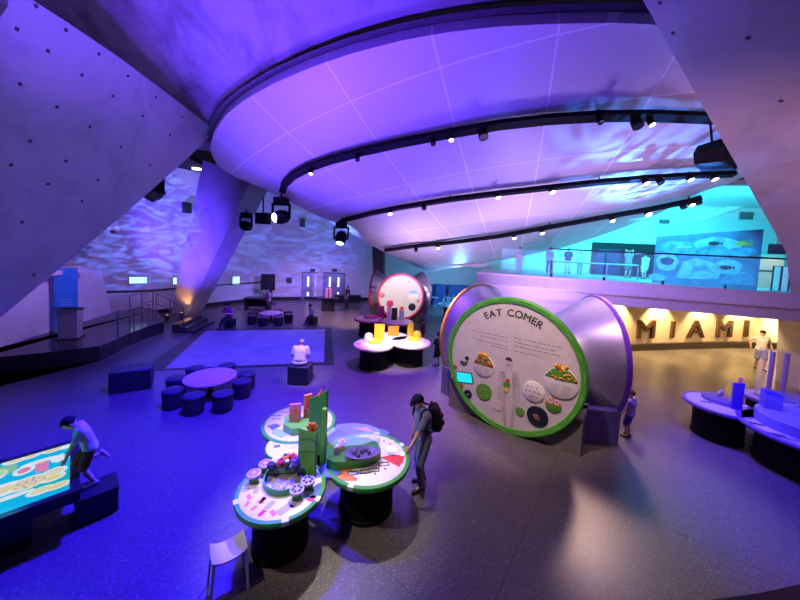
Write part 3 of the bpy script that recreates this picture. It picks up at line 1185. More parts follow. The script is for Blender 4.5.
PEDB = mat('matt_black_drum', (0.006, 0.006, 0.007), 0.7, spec=0.15)


def lobe_parts(root, c, r, top_m, rim_m, ped_r=0.62, z=0.8, ped=True, th=0.07):
    """round table lobe: board, rim, drum; c in the table's own frame"""
    x, y = c
    t = MB()
    t.lathe([(r * 0.9, z - th), (r * 0.915, z - 0.004), (r * 0.9, z)], (x, y, 0), 56)
    board = t.build('tabletop', top_m, root, 40)
    t = MB()
    t.ring([(r * 0.90, z - th), (r * 0.985, z - th), (r, z - th * 0.7), (r, z - 0.012), (r * 0.985, z + 0.004), (r * 0.90, z + 0.004)], (x, y, 0), 64)
    rim = t.build('rim', rim_m, root, 40)
    if ped:
        t = MB()
        t.lathe([(r * ped_r * 1.03, 0), (r * ped_r * 1.03, 0.06), (r * ped_r, 0.07), (r * ped_r, z - th)], (x, y, 0), 40)
        t.build('pedestal', PEDB, root, 40)
    return board, rim


def decals(root, z, items, name='printed_graphics'):
    """printed graphics lying on a table top, one mesh per table lobe"""
    ms = []
    t = MB()
    for m, pts in items:
        if m not in ms:
            ms.append(m)
        t.cur = ms.index(m)
        t.slab([Vector((p[0], p[1], z)) for p in pts], (0, 0, 0.0025))
    return t.build(name, ms, root)


def blob(cx, cy, rx, ry=None, n=20, rot=0.0):
    ry = rx if ry is None else ry
    return [(cx + rx * math.cos(2 * PI * i / n) * math.cos(rot) - ry * math.sin(2 * PI * i / n) * math.sin(rot),
             cy + rx * math.cos(2 * PI * i / n) * math.sin(rot) + ry * math.sin(2 * PI * i / n) * math.cos(rot)) for i in range(n)]


def rect(cx, cy, w_, h_, rot=0.0):
    c, s = math.cos(rot), math.sin(rot)
    return [(cx + x * c - y * s, cy + x * s + y * c) for x, y in ((-w_ / 2, -h_ / 2), (w_ / 2, -h_ / 2), (w_ / 2, h_ / 2), (-w_ / 2, h_ / 2))]


def sector(cx, cy, r0, r1, a0, a1, n=14):
    return [(cx + r1 * math.cos(a0 + (a1 - a0) * i / n), cy + r1 * math.sin(a0 + (a1 - a0) * i / n)) for i in range(n + 1)] + \
           [(cx + r0 * math.cos(a1 + (a0 - a1) * i / n), cy + r0 * math.sin(a1 + (a0 - a1) * i / n)) for i in range(n + 1)]


GREEN = mat('green_laminate', (0.05, 0.30, 0.035), 0.4)
GREEN2 = mat('leaf_green_laminate', (0.13, 0.42, 0.03), 0.4)
PRINTW = mat('white_table_graphics', (0.70, 0.66, 0.66), 0.4)
ORANGE = mat('orange_print', (0.75, 0.20, 0.02), 0.5)
REDP = mat('red_print', (0.60, 0.03, 0.03), 0.5)
PINKP = mat('pink_print', (0.65, 0.18, 0.22), 0.5)
BLUEP = mat('slate_blue_print', (0.10, 0.16, 0.33), 0.5)
SKYP = mat('sky_blue_print', (0.25, 0.5, 0.7), 0.5)
GREYP = mat('grey_print', (0.42, 0.38, 0.40), 0.5)
INK = mat('dark_print', (0.03, 0.03, 0.035), 0.6)
YELP = mat('yellow_print', (0.8, 0.5, 0.02), 0.5)
CREAMP = mat('cream_print', (0.80, 0.70, 0.45), 0.5)
GLOWW = mat('small_backlit_button', (1, 1, 1), 0.4, emit=(1, 0.9, 0.8), estr=4)


def acrylic(name, col, alpha):
    m = mat(name, col, 0.05, alpha=alpha, noise=0.0)
    return m


ACR = acrylic('clear_acrylic', (0.5, 0.55, 0.75), 0.16)

# ---- green food table
c1, c2, c3, c4 = G(282, 487, .8), G(368, 457, .8), G(299.5, 421.5, .8), G(289, 444, .8)
org = Vector(((c1.x + c2.x + c3.x) / 3, (c1.y + c2.y + c3.y) / 3, 0))
L2 = lambda p: (p.x - org.x, p.y - org.y)
TP = lambda x, y, z=0.8: L2(G(x, y, z))
gt = thing('exhibit_table', 'green rimmed activity table of round lobes with upright green panels', 'table', org)
for cc, r in ((c1, 0.60), (c2, 0.685), (c3, 0.685)):
    lobe_parts(gt, L2(cc), r, PRINTW, GREEN)
t = MB()
t.lathe([(0.34, 0.68), (0.36, 0.70), (0.36, 0.79), (0.35, 0.795)], (*L2(c4), 0), 44)
t.build('tabletop', PRINTW, gt, 40)
t = MB()
t.ring([(0.35, 0.70), (0.38, 0.70), (0.38, 0.785), (0.35, 0.785)], (*L2(c4), 0), 44)
t.build('rim', GREEN, gt, 40)
t = MB()
t.lathe([(0.24, 0), (0.24, 0.70)], (*L2(c4), 0), 30)
t.build('pedestal', PEDB, gt, 40)
# front lobe: bin with tokens, four token stands
bx, by = TP(286, 480)
t = MB()
n = 40
t.ring([(0.305, 0.80), (0.305, 0.89), (0.285, 0.89), (0.285, 0.815)], (bx, by, 0), 44)
binw = t.build('token_bin', GREEN, gt, 40)
t = MB()
t.lathe([(0.29, 0.804), (0.29, 0.812)], (bx, by, 0), 40)
t.build('bin_floor', mat('brown_grey_bin', (0.20, 0.16, 0.16), 0.6), binw)
t = MB()
a0 = math.radians(10)
vs = sector(bx, by, 0.0, 0.295, math.radians(28), math.radians(168), 16)
t.prism(vs[:17], 0.83, 0.905)
t.build('bin_shelf', mat('mint_shelf', (0.16, 0.42, 0.25), 0.4), binw, 30)
random.seed(3)
TOKW = mat('white_token', (0.75, 0.70, 0.70), 0.4)
TOKS = [mat('red_token', (0.6, 0.03, 0.03), 0.4), mat('orange_token', (0.75, 0.22, 0.03), 0.4), mat('purple_token', (0.25, 0.05, 0.4), 0.4), mat('dark_token', (0.04, 0.03, 0.05), 0.4)]


def token(x, y, z, k, tilt=0.0, label='', r=0.042, body=None):
    o = thing('game_token', label, 'token', (x + org.x, y + org.y, z), random.random() * 6, 'round tokens in the green bin')
    q = Matrix.Rotation(tilt, 3, 'X')
    t = MB()
    t.lathe([(r * .92, 0), (r, 0.004), (r, 0.012), (r * .92, 0.016)], (0, 0, 0), 20, q)
    t.build('disc', body or TOKW, o, 40)
    t = MB()
    t.ring([(r * 0.35, 0.0162), (r * 0.62, 0.0162), (r * 0.62, 0.018), (r * 0.35, 0.018)], (0, 0, 0), 18, q)
    t.build('ring', k, o)
    return o


for i, (px, py) in enumerate(((268, 486), (272.5, 488.5), (279, 489.5), (283, 485), (289, 487.5), (276, 485.5))):
    x, y = TP(px, py, 0.83)
    token(x, y, 0.815, TOKS[3] if i % 2 else TOKS[0], 0, ('leftmost', 'second from the left', 'third from the left', 'back middle', 'rightmost', 'front middle')[i] + ' of the white round tokens lying loose in the green bin')
tk = [((254, 474), 'round token stand left of the green bin, lower one'), ((265.5, 464), 'round token stand left of the green bin, upper one'), ((297, 490), 'round token stand on the right edge of the green bin, lower one'), ((308, 481), 'round token stand on the right edge of the green bin, upper one')]
for (px, py), lb in tk:
    x, y = TP(px, py, 0.92)
    o = thing('token_stand', 'grey topped ' + lb, 'token stand', (x + org.x, y + org.y, 0.8), 0.4, 'token stands on the green table')
    t = MB()
    t.prism(rect(0, 0, 0.12, 0.08), 0.0025, 0.10)
    t.build('post', GREEN, o)
    t = MB()
    t.lathe([(0.085, 0.10), (0.095, 0.106), (0.095, 0.135), (0.088, 0.14)], (0, 0, 0), 26)
    t.build('head', mat('mauve_grey_head', (0.42, 0.36, 0.40), 0.45), o, 40)
    t = MB()
    for k in range(6):
        a = k * PI / 3
        t.prism(blob(0.052 * math.cos(a), 0.052 * math.sin(a), 0.022, n=10), 0.14, 0.143)
    t.build('ink_dots', INK if px > 290 else mat('mauve_ink', (0.35, 0.08, 0.2), 0.5), o)
# stack of coloured blocks on the back of the bin
bc = [((285.5, 459), TOKS[1]), ((291, 457), TOKS[0]), ((281, 463.5), TOKS[0]), ((275, 463), TOKW), ((295, 462), TOKS[2]), ((298, 458), TOKS[0]), ((271, 467), TOKS[3]), ((287, 465), TOKS[3]), ((296, 467), TOKS[3])]
nm = ['orange knob-shaped play piece, the only orange one behind the token bin', 'red knob-shaped play piece at the very back behind the orange one', 'red knob-shaped play piece left of the orange one behind the token bin',
      'white knob-shaped play piece behind the token bin', 'purple knob-shaped play piece behind the token bin', 'red knob-shaped play piece right of the purple one behind the token bin',
      'dark knob-shaped play piece at the left end of the cluster behind the token bin', 'dark knob-shaped play piece in the middle front of the cluster behind the bin', 'dark knob-shaped play piece at the right end of the cluster behind the bin']
for i, ((px, py), m) in enumerate(bc):
    x, y = TP(px, py, 0.96)
    o = thing('play_piece', nm[i], 'play piece', (x + org.x, y + org.y, 0.905), i, 'play pieces behind the green bin')
    t = MB()
    t.lathe([(0.03, 0), (0.03, 0.05), (0.055, 0.065), (0.06, 0.09), (0.045, 0.115), (0.0, 0.12)], (0, 0, 0), 16)
    t.build('knob', m, o, 40)
    t = MB()
    t.lathe([(0.03, 0.12), (0.026, 0.128), (0, 0.128)], (0, 0, 0), 12)
    t.build('button', TOKW if i % 2 else INK, o)
# graphics on the front lobe
x0, y0 = L2(c1)
it = []
for (px, py, m, s) in ((262, 500, PINKP, .055), (249, 497, PINKP, .045), (247, 504, PINKP, .04), (262, 513, REDP, .05), (273, 513, PINKP, .05), (254, 508, PINKP, .04), (263, 500.5, ORANGE, .05), (244, 490, GREYP, .06), (285, 509, GREYP, .10), (256, 490, GREYP, .06), (248, 483, GREYP, .06), (270, 505, GREYP, .07), (294, 504, GREYP, .06)):
    it.append((m, rect(*TP(px, py), s * 2.0, s * 1.1, px * 0.4)))
it.append((BLUEP, [TP(302, 499), TP(314, 486), TP(322, 482), TP(324, 488), TP(316, 498)]))
it.append((REDP, [TP(306, 500), TP(313, 495), TP(317, 497), TP(312, 502)]))
it.append((BLUEP, [TP(310, 466), TP(316, 470), TP(321, 477), TP(312, 479)]))
decals(gt, 0.8006, it)
# right lobe: raised green oval with clear case
ox, oy = TP(351, 458)
t = MB()
pts = [TP(326, 466), TP(327, 453), TP(337, 445), TP(352, 443.5), TP(368, 445), TP(378, 450), TP(380.5, 457), TP(376, 463), TP(362, 468), TP(345, 470), TP(333, 470)]
plin = MB()
plin.prism(pts[::-1], 0.80, 0.93)
pln = plin.build('plinth', GREEN, gt, 30)
cxp = sum(p[0] for p in pts) / len(pts)
cyp = sum(p[1] for p in pts) / len(pts)
sh = lambda k: [(cxp + (p[0] - cxp) * k, cyp + (p[1] - cyp) * k) for p in pts]
t = MB()
n = len(pts)
o_, i_ = sh(0.97)[::-1], sh(0.955)[::-1]
t.add([(p[0], p[1], 0.931) for p in o_] + [(p[0], p[1], 1.17) for p in o_] + [(p[0], p[1], 1.17) for p in i_] + [(p[0], p[1], 0.931) for p in i_],
      [[i, (i + 1) % n, n + (i + 1) % n, n + i] for i in range(n)] + [[2 * n + i, 2 * n + (i + 1) % n, 3 * n + (i + 1) % n, 3 * n + i] for i in range(n)] + [[n + i, n + (i + 1) % n, 2 * n + (i + 1) % n, 2 * n + i] for i in range(n)])
t.build('clear_case', ACR, pln)
t = MB()
t.prism(sh(0.972)[::-1], 1.17, 1.176)
t.build('case_lid', ACR, pln)
# models under the case
for (px, py, m, s, lb, zz) in ((342, 447, YELP, .07, 'orange and yellow food block model inside the clear case', 1), (337, 452, PINKP, .06, 'pink round food model inside the clear case', 1), ):
    x, y = TP(px, py, .95)
    o = thing('food_model', lb, 'model', (x + org.x, y + org.y, .93), 0.3)
    t = MB()
    t.box((0, 0, s * .9), (s * 1.8, s * 1.2, s * 1.8), bev=0.01)
    t.build('block', m, o)
    t = MB()
    t.lathe([(s * .6, s * 1.8), (s * .5, s * 2.1), (0, s * 2.2)], (0, 0, 0), 14)
    t.build('cap', ORANGE if m is YELP else TOKW, o)
x, y = TP(362, 455, .95)
o = thing('dish_model', 'long dark violet bowl of food inside the clear case', 'model', (x + org.x, y + org.y, .93), 0.2)
t = MB()
t.lathe([(0.10, 0), (0.16, 0.02), (0.22, 0.07), (0.21, 0.072), (0.15, 0.03), (0, 0.03)], (0, 0, 0), 30, None, 1.25, 0.7)
t.build('bowl', mat('violet_bowl', (0.16, 0.10, 0.30), 0.4), o, 40)
t = MB()
for k in range(9):
    t.sph((random.uniform(-.16, .16), random.uniform(-.07, .07), 0.065), random.uniform(.02, .035), 10, 7)
t.build('filling', mat('dark_filling', (0.10, 0.06, 0.14), 0.6), o, 50)
it = [(REDP, [TP(381, 457.5), TP(392, 455), TP(405, 455), TP(403, 462), TP(399, 467)]),
      (ORANGE, [TP(343, 467.5), TP(353, 467), TP(352, 472), TP(357, 481), TP(340, 481), TP(331, 478), TP(342, 473)]),
      (BLUEP, [TP(321, 466), TP(326, 464), TP(330, 469), TP(343, 468), TP(342, 474), TP(332, 478), TP(324, 477)]),
      (BLUEP, [TP(373, 428), TP(383, 429.5), TP(390, 432.5), TP(383, 437), TP(376, 434)]),
      (PINKP, [TP(352, 428), TP(368, 427.5), TP(375, 433), TP(366, 431)]),
      (GREYP, [TP(387, 452), TP(395, 452), TP(396, 456), TP(388, 456)])]
for px, py in ((353, 473), (365, 471.5), (374, 470), (384, 464)):
    a, c = TP(px, py)
    it.append((INK, rect(a, c, .16, .09, 0.2)))
    it.append((PRINTW, [(q[0], q[1]) for q in rect(a, c - 0.01, .13, .045, 0.2)]))
for px, py in ((387, 437), (391, 439), (384, 441), (390, 444), (396, 442), (356, 479), (369, 469), (375, 474), (385, 469)):
    it.append((INK, rect(*TP(px, py), .05, .02, px * 0.7)))
decals(gt, 0.8006, [q for q in it if q[0] is not PRINTW])
decals(gt, 0.8036, [q for q in it if q[0] is PRINTW], 'card_face')
t = MB()
t.prism(rect(*TP(392, 449), .11, .08, 0.2), 0.8006, 0.815)
t.build('backlit_button', GLOWW, gt)
t = MB()
t.prism(blob(*TP(402.3, 454.5), .03, n=14), 0.8006, 0.815)
t.build('backlit_button', GLOWW, gt)
for q in ((350, 487.5), (379, 427), (407, 443), (285, 519.5), (236.5, 502), (318, 499)):
    t = MB()
    a, c = TP(*q)
    cc = min((c1, c2), key=lambda k: (k - org - Vector((a, c, .8))).length)
    rr_ = 0.685 if cc is c2 else 0.60
    ang = math.atan2(c - (cc.y - org.y), a - (cc.x - org.x))
    t.box(((cc.x - org.x) + rr_ * 0.955 * math.cos(ang), (cc.y - org.y) + rr_ * 0.955 * math.sin(ang), 0.782), (0.062, 0.085, 0.052), ang)
    t.build('rim_clip', WHITEM, gt)
# back lobe: crescent plinth with two pictures
pts = [TP(283, 431), TP(285, 423), TP(290, 420), TP(300, 424), TP(312, 420), TP(312, 428), TP(305, 434), TP(292, 436)]
t = MB()
cxp = [(p[0], p[1]) for p in pts]
t.prism(cxp if sum((cxp[i][0] * cxp[(i + 1) % 8][1] - cxp[(i + 1) % 8][0] * cxp[i][1]) for i in range(8)) > 0 else cxp[::-1], 0.80, 0.93)
t.build('plinth', GREEN2, gt, 30)
it = [(SKYP, [TP(273, 428), TP(281, 431), TP(288, 435), TP(281, 438), TP(272, 434)]), (BLUEP, [TP(267, 426), TP(276, 423.5), TP(281, 426), TP(272, 430)]), (SKYP, [TP(315, 437), TP(325, 434), TP(334, 427), TP(336, 430), TP(326, 438), TP(318, 440)])]
for px, py in ((274, 415.5), (279, 415.5), (274, 419), (279, 419), (286, 413), (282, 412), (330, 421), (325, 416)):
    it.append((INK if px < 284 else GREYP, rect(*TP(px, py), .07, .025, 0.3)))
decals(gt, 0.8006, it)
decals(gt, 0.7956, [(GREYP, sector(*TP(292, 444), .10, .11, 0, 6.28, 24)), (GREYP, sector(*TP(293, 445), .045, .05, 0, 6.28, 24)), (PINKP, blob(*TP(293, 445), .012)), (BLUEP, rect(*TP(277, 446), .10, .07, 0.3))])


def upright(root, name, pA, pB, ztopA, ztopB, m, zb=0.8, th=0.06):
    """standing panel between two plan points, its top raking"""
    a, c = Vector((pA[0], pA[1], 0)), Vector((pB[0], pB[1], 0))
    n = Vector((-(c - a).y, (c - a).x, 0)).normalized() * th
    t = MB()
    t.slab([a + Vector((0, 0, zb)), c + Vector((0, 0, zb)), c + Vector((0, 0, ztopB)), a + Vector((0, 0, ztopA))], n)
    return t.build(name, m, root)


def zat(px, py, P):
    """height of the sight line at a plan point"""
    d = ray(px, py)
    return H + d.z / d.y * P[1]


# upright panels
q = [Vector((*TP(297.5, 471), 0)), Vector((*TP(314, 477), 0))]
w0, w1 = q[0] + org, q[1] + org
pn_ = upright(gt, 'standing_panel', q[0], q[1], zat(299, 428, w0), zat(315, 434, w1), GREEN2)
wv = (q[1] - q[0])
nv = Vector((wv.y, -wv.x, 0)).normalized()
t = MB()
for (k0, zz0, zz1, cc) in ((0, 1.10, 1.16, 0), (0, 1.28, 1.30, 0)):
    pts = []
    for i in range(9):
        s = i / 8
        pts.append(q[0] + wv * (0.08 + .84 * s) + nv * 0.004 + Vector((0, 0, zz0 + 0.07 * math.sin(PI * s * .6))))
    t.tube(pts, 0.008, 6)
t.build('panel_relief', GREEN, pn_)
q2 = [Vector((*TP(308, 447), 0)), Vector((*TP(324.5, 452), 0))]
w0, w1 = q2[0] + org, q2[1] + org
upright(gt, 'standing_panel', q2[0], q2[1], zat(308, 399, w0), zat(325.5, 391, w1), GREEN, zb=0.72)
q3 = [Vector((*TP(320, 462), 0)), Vector((*TP(324, 463), 0))]
w0 = q3[0] + org
upright(gt, 'standing_panel', q3[0], q3[1], zat(320, 409, w0), zat(324, 409, w0), GREEN2, zb=0.7)
q4 = [Vector((*TP(318, 461), 0)), Vector((*TP(327, 463), 0))]
# pictures and shapes upright on the back lobe
for (pa, pb, ytop, ytop2, m, m2, lb) in (((289, 421), (300, 421.5), 405, 404, PINKP, ORANGE, 'pink framed food picture standing on the back green lobe'), ((304, 418), (312, 416), 396, 394, ORANGE, REDP, 'orange food picture cut-out leaning on the tall green panel')):
    a, c = Vector((*TP(pa[0], pa[1], .93), 0)), Vector((*TP(pb[0], pb[1], .93), 0))
    o = thing('picture_block', lb, 'display', org)
    wA, wB = a + org, c + org
    za, zb2 = zat(pa[0], ytop, wA), zat(pb[0], ytop2, wB)
    upright(o, 'picture', a, c, za, zb2, m, zb=0.93, th=0.05)
    dd = c - a
    nn_ = Vector((dd.y, -dd.x, 0)).normalized()
    t = MB()
    for k in range(5):
        p = a + dd * (0.2 + 0.15 * k) + nn_ * 0.004 + Vector((0, 0, 0.98 + (za - 0.98) * (0.25 + 0.5 * ((k * 7) % 5) / 5)))
        t.sph(p, (0.035, 0.012, 0.03), 10, 7)
    t.build('food_relief', m2, o, 50)
for (px, py, s, lb) in ((309.5, 425, .09, 'orange flower shaped block on top of the low green panel'), ):
    base = q[0] + wv * 0.72
    zt = zat(299, 428, q[0] + org) * 0.5 + zat(315, 434, q[1] + org) * 0.5
    o = thing('flower_block', lb, 'block', org + base + nv * -0.03 + Vector((0, 0, zt - 0.02)))
    t = MB()
    for k in range(6):
        a = k * PI / 3
        t.sph((0.05 * math.cos(a), 0, 0.075 + 0.05 * math.sin(a)), (0.035, 0.02, 0.035), 12, 8)
    t.build('petals', ORANGE, o, 60)
    t = MB()
    t.sph((0, -0.018, 0.075), (0.03, 0.015, 0.03), 12, 8)
    t.build('flower_centre', REDP, o, 60)
for (px, py, lb) in ((318.5, 392, 'small orange carrot shaped block on the raking top of the tall green panel'),):
    base = q2[0] + (q2[1] - q2[0]) * 0.55
    w_ = base + org
    o = thing('carrot_block', lb, 'block', Vector((w_.x, w_.y, zat(317, 396, w_) - 0.01)))
    t = MB()
    t.cyl((0, 0.02, 0), (0.05, 0.02, 0.11), 0.032, 0.012, 12)
    t.build('root', ORANGE, o, 50)
    t = MB()
    t.cyl((0.05, 0.02, 0.11), (0.09, 0.02, 0.18), 0.006, 0.012, 8)
    t.build('leaf_stalk', mat('dark_red_stalk', (0.25, 0.02, 0.03), 0.5), o)

# ---- purple lit table on the right
d1, d2, d3 = G(719.5, 404, .8), G(806, 432, .8), G(768, 397, .8)
PURT = mat('lilac_table_graphics', (0.50, 0.44, 0.78), 0.4)
PURR = mat('purple_rim', (0.13, 0.06, 0.35), 0.4)
INDIGO = mat('indigo_panel', (0.05, 0.02, 0.40), 0.4)
org = Vector((d1.x, d1.y, 0))
bt = thing('exhibit_table', 'purple lit activity table of round lobes with indigo panels', 'table', org)
for cc, r in ((d1, 0.68), (d2, 1.02), (d3, 0.55)):
    lobe_parts(bt, L2(cc), r, PURT, PURR, 0.68)
t = MB()
px_, py_ = TP(721, 401)
t.lathe([(0.36, 0.80), (0.36, 0.88), (0.345, 0.89)], (px_, py_, 0), 40)
pl_ = t.build('plinth', mat('dull_violet', (0.14, 0.09, 0.25), 0.45), bt, 40)
a, c = Vector((*TP(731.5, 409), 0)), Vector((*TP(742, 411), 0))
upright(bt, 'standing_panel', a, c, 1.42, 1.46, INDIGO)
a, c = Vector((*TP(763, 418), 0)), Vector((*TP(781, 422), 0))
upright(bt, 'standing_panel', a, c, 1.42, 1.38, INDIGO, th=0.25)
ex, ey = L2(d2)
t = MB()
t.lathe([(0.70, 0.80), (0.70, 1.02), (0.68, 1.03)], (ex + 0.05, ey + 0.08, 0), 48)
t.build('plinth', mat('pale_violet_plinth', (0.22, 0.20, 0.42), 0.4), bt, 40)
t = MB()
t.lathe([(0.66, 1.031), (0.66, 1.35), (0.0, 1.355)], (ex + 0.05, ey + 0.08, 0), 48)
t.build('clear_case', ACR, bt, 40)
it = [(INK, rect(*TP(706, 402), .2, .08, -.4)), (INK, rect(*TP(714, 412), .22, .07, -.5)), (GREYP, rect(*TP(700, 404), .1, .08, -.4)), (GREYP, rect(*TP(737, 412), .15, .08, -.2)),
      (INK, rect(*TP(757, 424), .24, .12, -.5)), (INK, rect(*TP(776, 435), .3, .15, -.4)), (BLUEP, rect(*TP(793, 440), .24, .1, -.2))]
decals(bt, 0.8006, it)
x, y = TP(720, 396, .9)
o = thing('toy_animal', 'small grey toy figure on the violet plinth of the purple table', 'toy', (x + org.x, y + org.y, .89), 0.5)
t = MB()
t.cap((-.07, 0, .09), (.07, 0, .10), .035, .04)
t.cap((.08, 0, .11), (.13, 0, .16), .025, .03)
for sx_ in (-.06, .06):
    for sy_ in (-.025, .025):
        t.cap((sx_, sy_, .08), (sx_ * 1.1, sy_, 0.012), .016, .012)
o2 = remesh('body', t, mat('grey_toy', (0.3, 0.3, 0.35), 0.5), 0.008, o)
t = MB()
t.cap((-.09, 0, .1), (-.13, 0, .05), .01, .006)
t.build('tail', mat('grey_toy', (0.3, 0.3, 0.35), 0.5), o, 50)
x, y = TP(741, 408, 1.2)
o = thing('finger_model', 'small pink peg standing on top of the indigo panel', 'peg', (Vector((*TP(738.5, 410), 0)) + org) + Vector((0, 0.03, 1.43)))
t = MB()
t.lathe([(0.03, 0), (0.03, .10), (0.022, .13), (0, .14)], (0, 0, 0), 14)
t.build('peg', PINKP, o, 50)
t = MB()
t.lathe([(0.036, 0.0), (0.036, .03), (0.03, 0.035)], (0, 0, 0), 14)
t.build('collar', REDP, o, 50)
# clear tube with two purple columns
x, y = TP(774, 408)
o = thing('clear_display_case', 'clear upright case with two lilac columns behind the purple table', 'display case', (d3.x + 0.05, d3.y - 0.1, 0.8025), -0.3)
t = MB()
for s in (-1, 1):
    t2 = MB()
    t2.lathe([(0.05, 0.02), (0.05, 1.2), (0.04, 1.22)], (s * 0.14, 0, 0), 20)
    t2.build('column', mat('lilac_tube', (0.20, 0.12, 0.5), 0.3, emit=(0.4, 0.25, 0.9), estr=0.08), o, 40)
t.box((0, 0, 0.63), (0.62, 0.34, 1.26))
t.build('clear_cover', acrylic('case_acrylic', (0.7, 0.6, 0.75), 0.18), o)
t = MB()
t.box((0, 0, 0.01), (0.64, 0.36, 0.02))
t.build('tray', INDIGO, o)

# ---- yellow table and pink table in the middle distance
YEL = mat('yellow_panel', (0.85, 0.62, 0.02), 0.4)
AMB = mat('amber_panel', (0.85, 0.35, 0.01), 0.4)
WARMW = mat('warm_white_top', (0.85, 0.80, 0.68), 0.4)
MAG = mat('magenta_panel', (0.65, 0.03, 0.20), 0.4)
PALEP = mat('pale_pink_top', (0.80, 0.55, 0.62), 0.4)
e1, e2, e3 = G(373.5, 344, .8), G(410, 341.5, .8), G(393, 336, .8)
org = Vector((e1.x, e1.y, 0))
yt = thing('exhibit_table', 'brightly lit yellow activity table with yellow and amber panels', 'table', org)
for cc, r in ((e1, 0.70), (e2, 0.76), (e3, 0.6)):
    lobe_parts(yt, L2(cc), r, WARMW, mat('pale_yellow_rim', (0.8, 0.7, 0.45), 0.4), 0.66)
for (pa, pb, ya, yb, m) in (((374, 340), (384, 340.5), 324, 324.5, YEL), ((388, 336), (398.5, 336), 326.5, 326, AMB), ((407.5, 335.5), (413, 335.5), 323, 323, YEL)):
    a, c = Vector((*TP(*pa), 0)), Vector((*TP(*pb), 0))
    upright(yt, 'standing_panel', a, c, zat(pa[0], ya, a + org), zat(pb[0], yb, c + org), m)
for (px, py, r_, m) in ((375, 342.5, .26, YEL), (414, 340, .24, YEL)):
    t = MB()
    x, y = TP(px, py)
    t.lathe([(r_, .80), (r_, .88), (r_ * .95, .885)], (x, y, 0), 30)
    t.build('plinth', m, yt, 40)
it = [(INK, rect(*TP(359, 344), .12, .06, 0.3)), (INK, rect(*TP(367, 350), .16, .06, -.2)), (GREYP, rect(*TP(381, 349), .14, .06, .3)), (ORANGE, rect(*TP(424, 342), .16, .1, .3)), (YELP, rect(*TP(404, 346), .2, .08, 0)), (INK, rect(*TP(397, 342), .16, .05, 0))]
decals(yt, 0.8006, it)
for k, (px, py, m, lb) in enumerate(((368.5, 340, mat('white_dome', (0.85, 0.8, 0.6), 0.3), 'white dome on the left lobe of the yellow table'), (417, 337.5, YELP, 'yellow dome on the right lobe of the yellow table'))):
    x, y = TP(px, py, .85)
    o = thing('dome_display', lb, 'display', (x + org.x, y + org.y, .8))
    t = MB()
    t.lathe([(.17, 0.003), (.17, .12), (.15, .22), (.10, .29), (0, .32)], (0, 0, 0), 24)
    t.build('dome', m, o, 60)
    t = MB()
    t.ring([(.165, 0.003), (.2, 0.003), (.2, .03), (.165, .03)], (0, 0, 0), 24)
    t.build('collar', WHITEM, o, 40)
g1, g2 = G(369.5, 318.5, .8), G(396, 321, .8)
org = Vector((g1.x, g1.y, 0))
pt = thing('exhibit_table', 'pink lit activity table behind the yellow one with magenta panel', 'table', org)
for cc, r in ((g1, 0.72), (g2, 0.80)):
    lobe_parts(pt, L2(cc), r, PALEP, MAG, 0.66)
for (pa, pb, ya, yb, m) in (((377, 317), (384, 317), 306, 306, MAG), ((387, 320), (391, 320), 307.5, 307.5, PALEP), ((391.5, 320), (397, 320), 308, 308, DARK), ((399, 320), (404, 320), 310, 310, WARMW)):
    a, c = Vector((*TP(*pa), 0)), Vector((*TP(*pb), 0))
    upright(pt, 'standing_panel', a, c, zat(pa[0], ya, a + org), zat(pb[0], yb, c + org), m)
t = MB()
t.lathe([(.36, .80), (.36, .87), (.34, .875)], (*TP(371, 317.5), 0), 30)
t.build('plinth', MAG, pt, 40)
it = [(INK, rect(*TP(362, 316.5), .2, .06, 0.2)), (INK, rect(*TP(369, 314.8), .2, .05, 0.2)), (GREYP, rect(*TP(360, 319.5), .18, .1, 0.2))]
decals(pt, 0.8006, it)
# ------------------------------------------------------------------ cone kiosks
def letters(txt, size, m, depth=0.01):
    """one mesh per letter: (mesh, advance)"""
    out = []
    for ch in txt:
        cu = bpy.data.curves.new('glyph', 'FONT')
        cu.body = ch
        cu.size = size
        cu.extrude = depth
        cu.align_x = 'CENTER'
        o = bpy.data.objects.new('glyph', cu)
        COL.objects.link(o)
        dg = bpy.context.evaluated_depsgraph_get()
        me = bpy.data.meshes.new_from_object(o.evaluated_get(dg)) if ch != ' ' else None
        wd = (max(v.co.x for v in me.vertices) - min(v.co.x for v in me.vertices)) if me else size * 0.3
        bpy.data.objects.remove(o)
        if me:
            # a heavier stroke: the outline repeated a hair to either side
            vs_ = [v.co.copy() for v in me.vertices]
            fs_ = [list(p_.vertices) for p_ in me.polygons]
            me = bpy.data.meshes.new('glyph')
            k_ = len(vs_)
            offs = [(0, 0), (1, 0), (-1, 0), (0, .8), (0, -.8)]
            me.from_pydata([v + Vector((a_ * size * .016, b_ * size * .016, j_ * 1e-5)) for j_, (a_, b_) in enumerate(offs) for v in vs_], [], [[i_ + j_ * k_ for i_ in f_] for j_ in range(5) for f_ in fs_])
            me.materials.clear()
            me.materials.append(m)
        out.append((me, wd))
    return out


METAL = mat('spun_grey_metal', (0.50, 0.48, 0.54), 0.32, 0.6)
FACEM = mat('pale_panel_face', (0.66, 0.60, 0.62), 0.45)


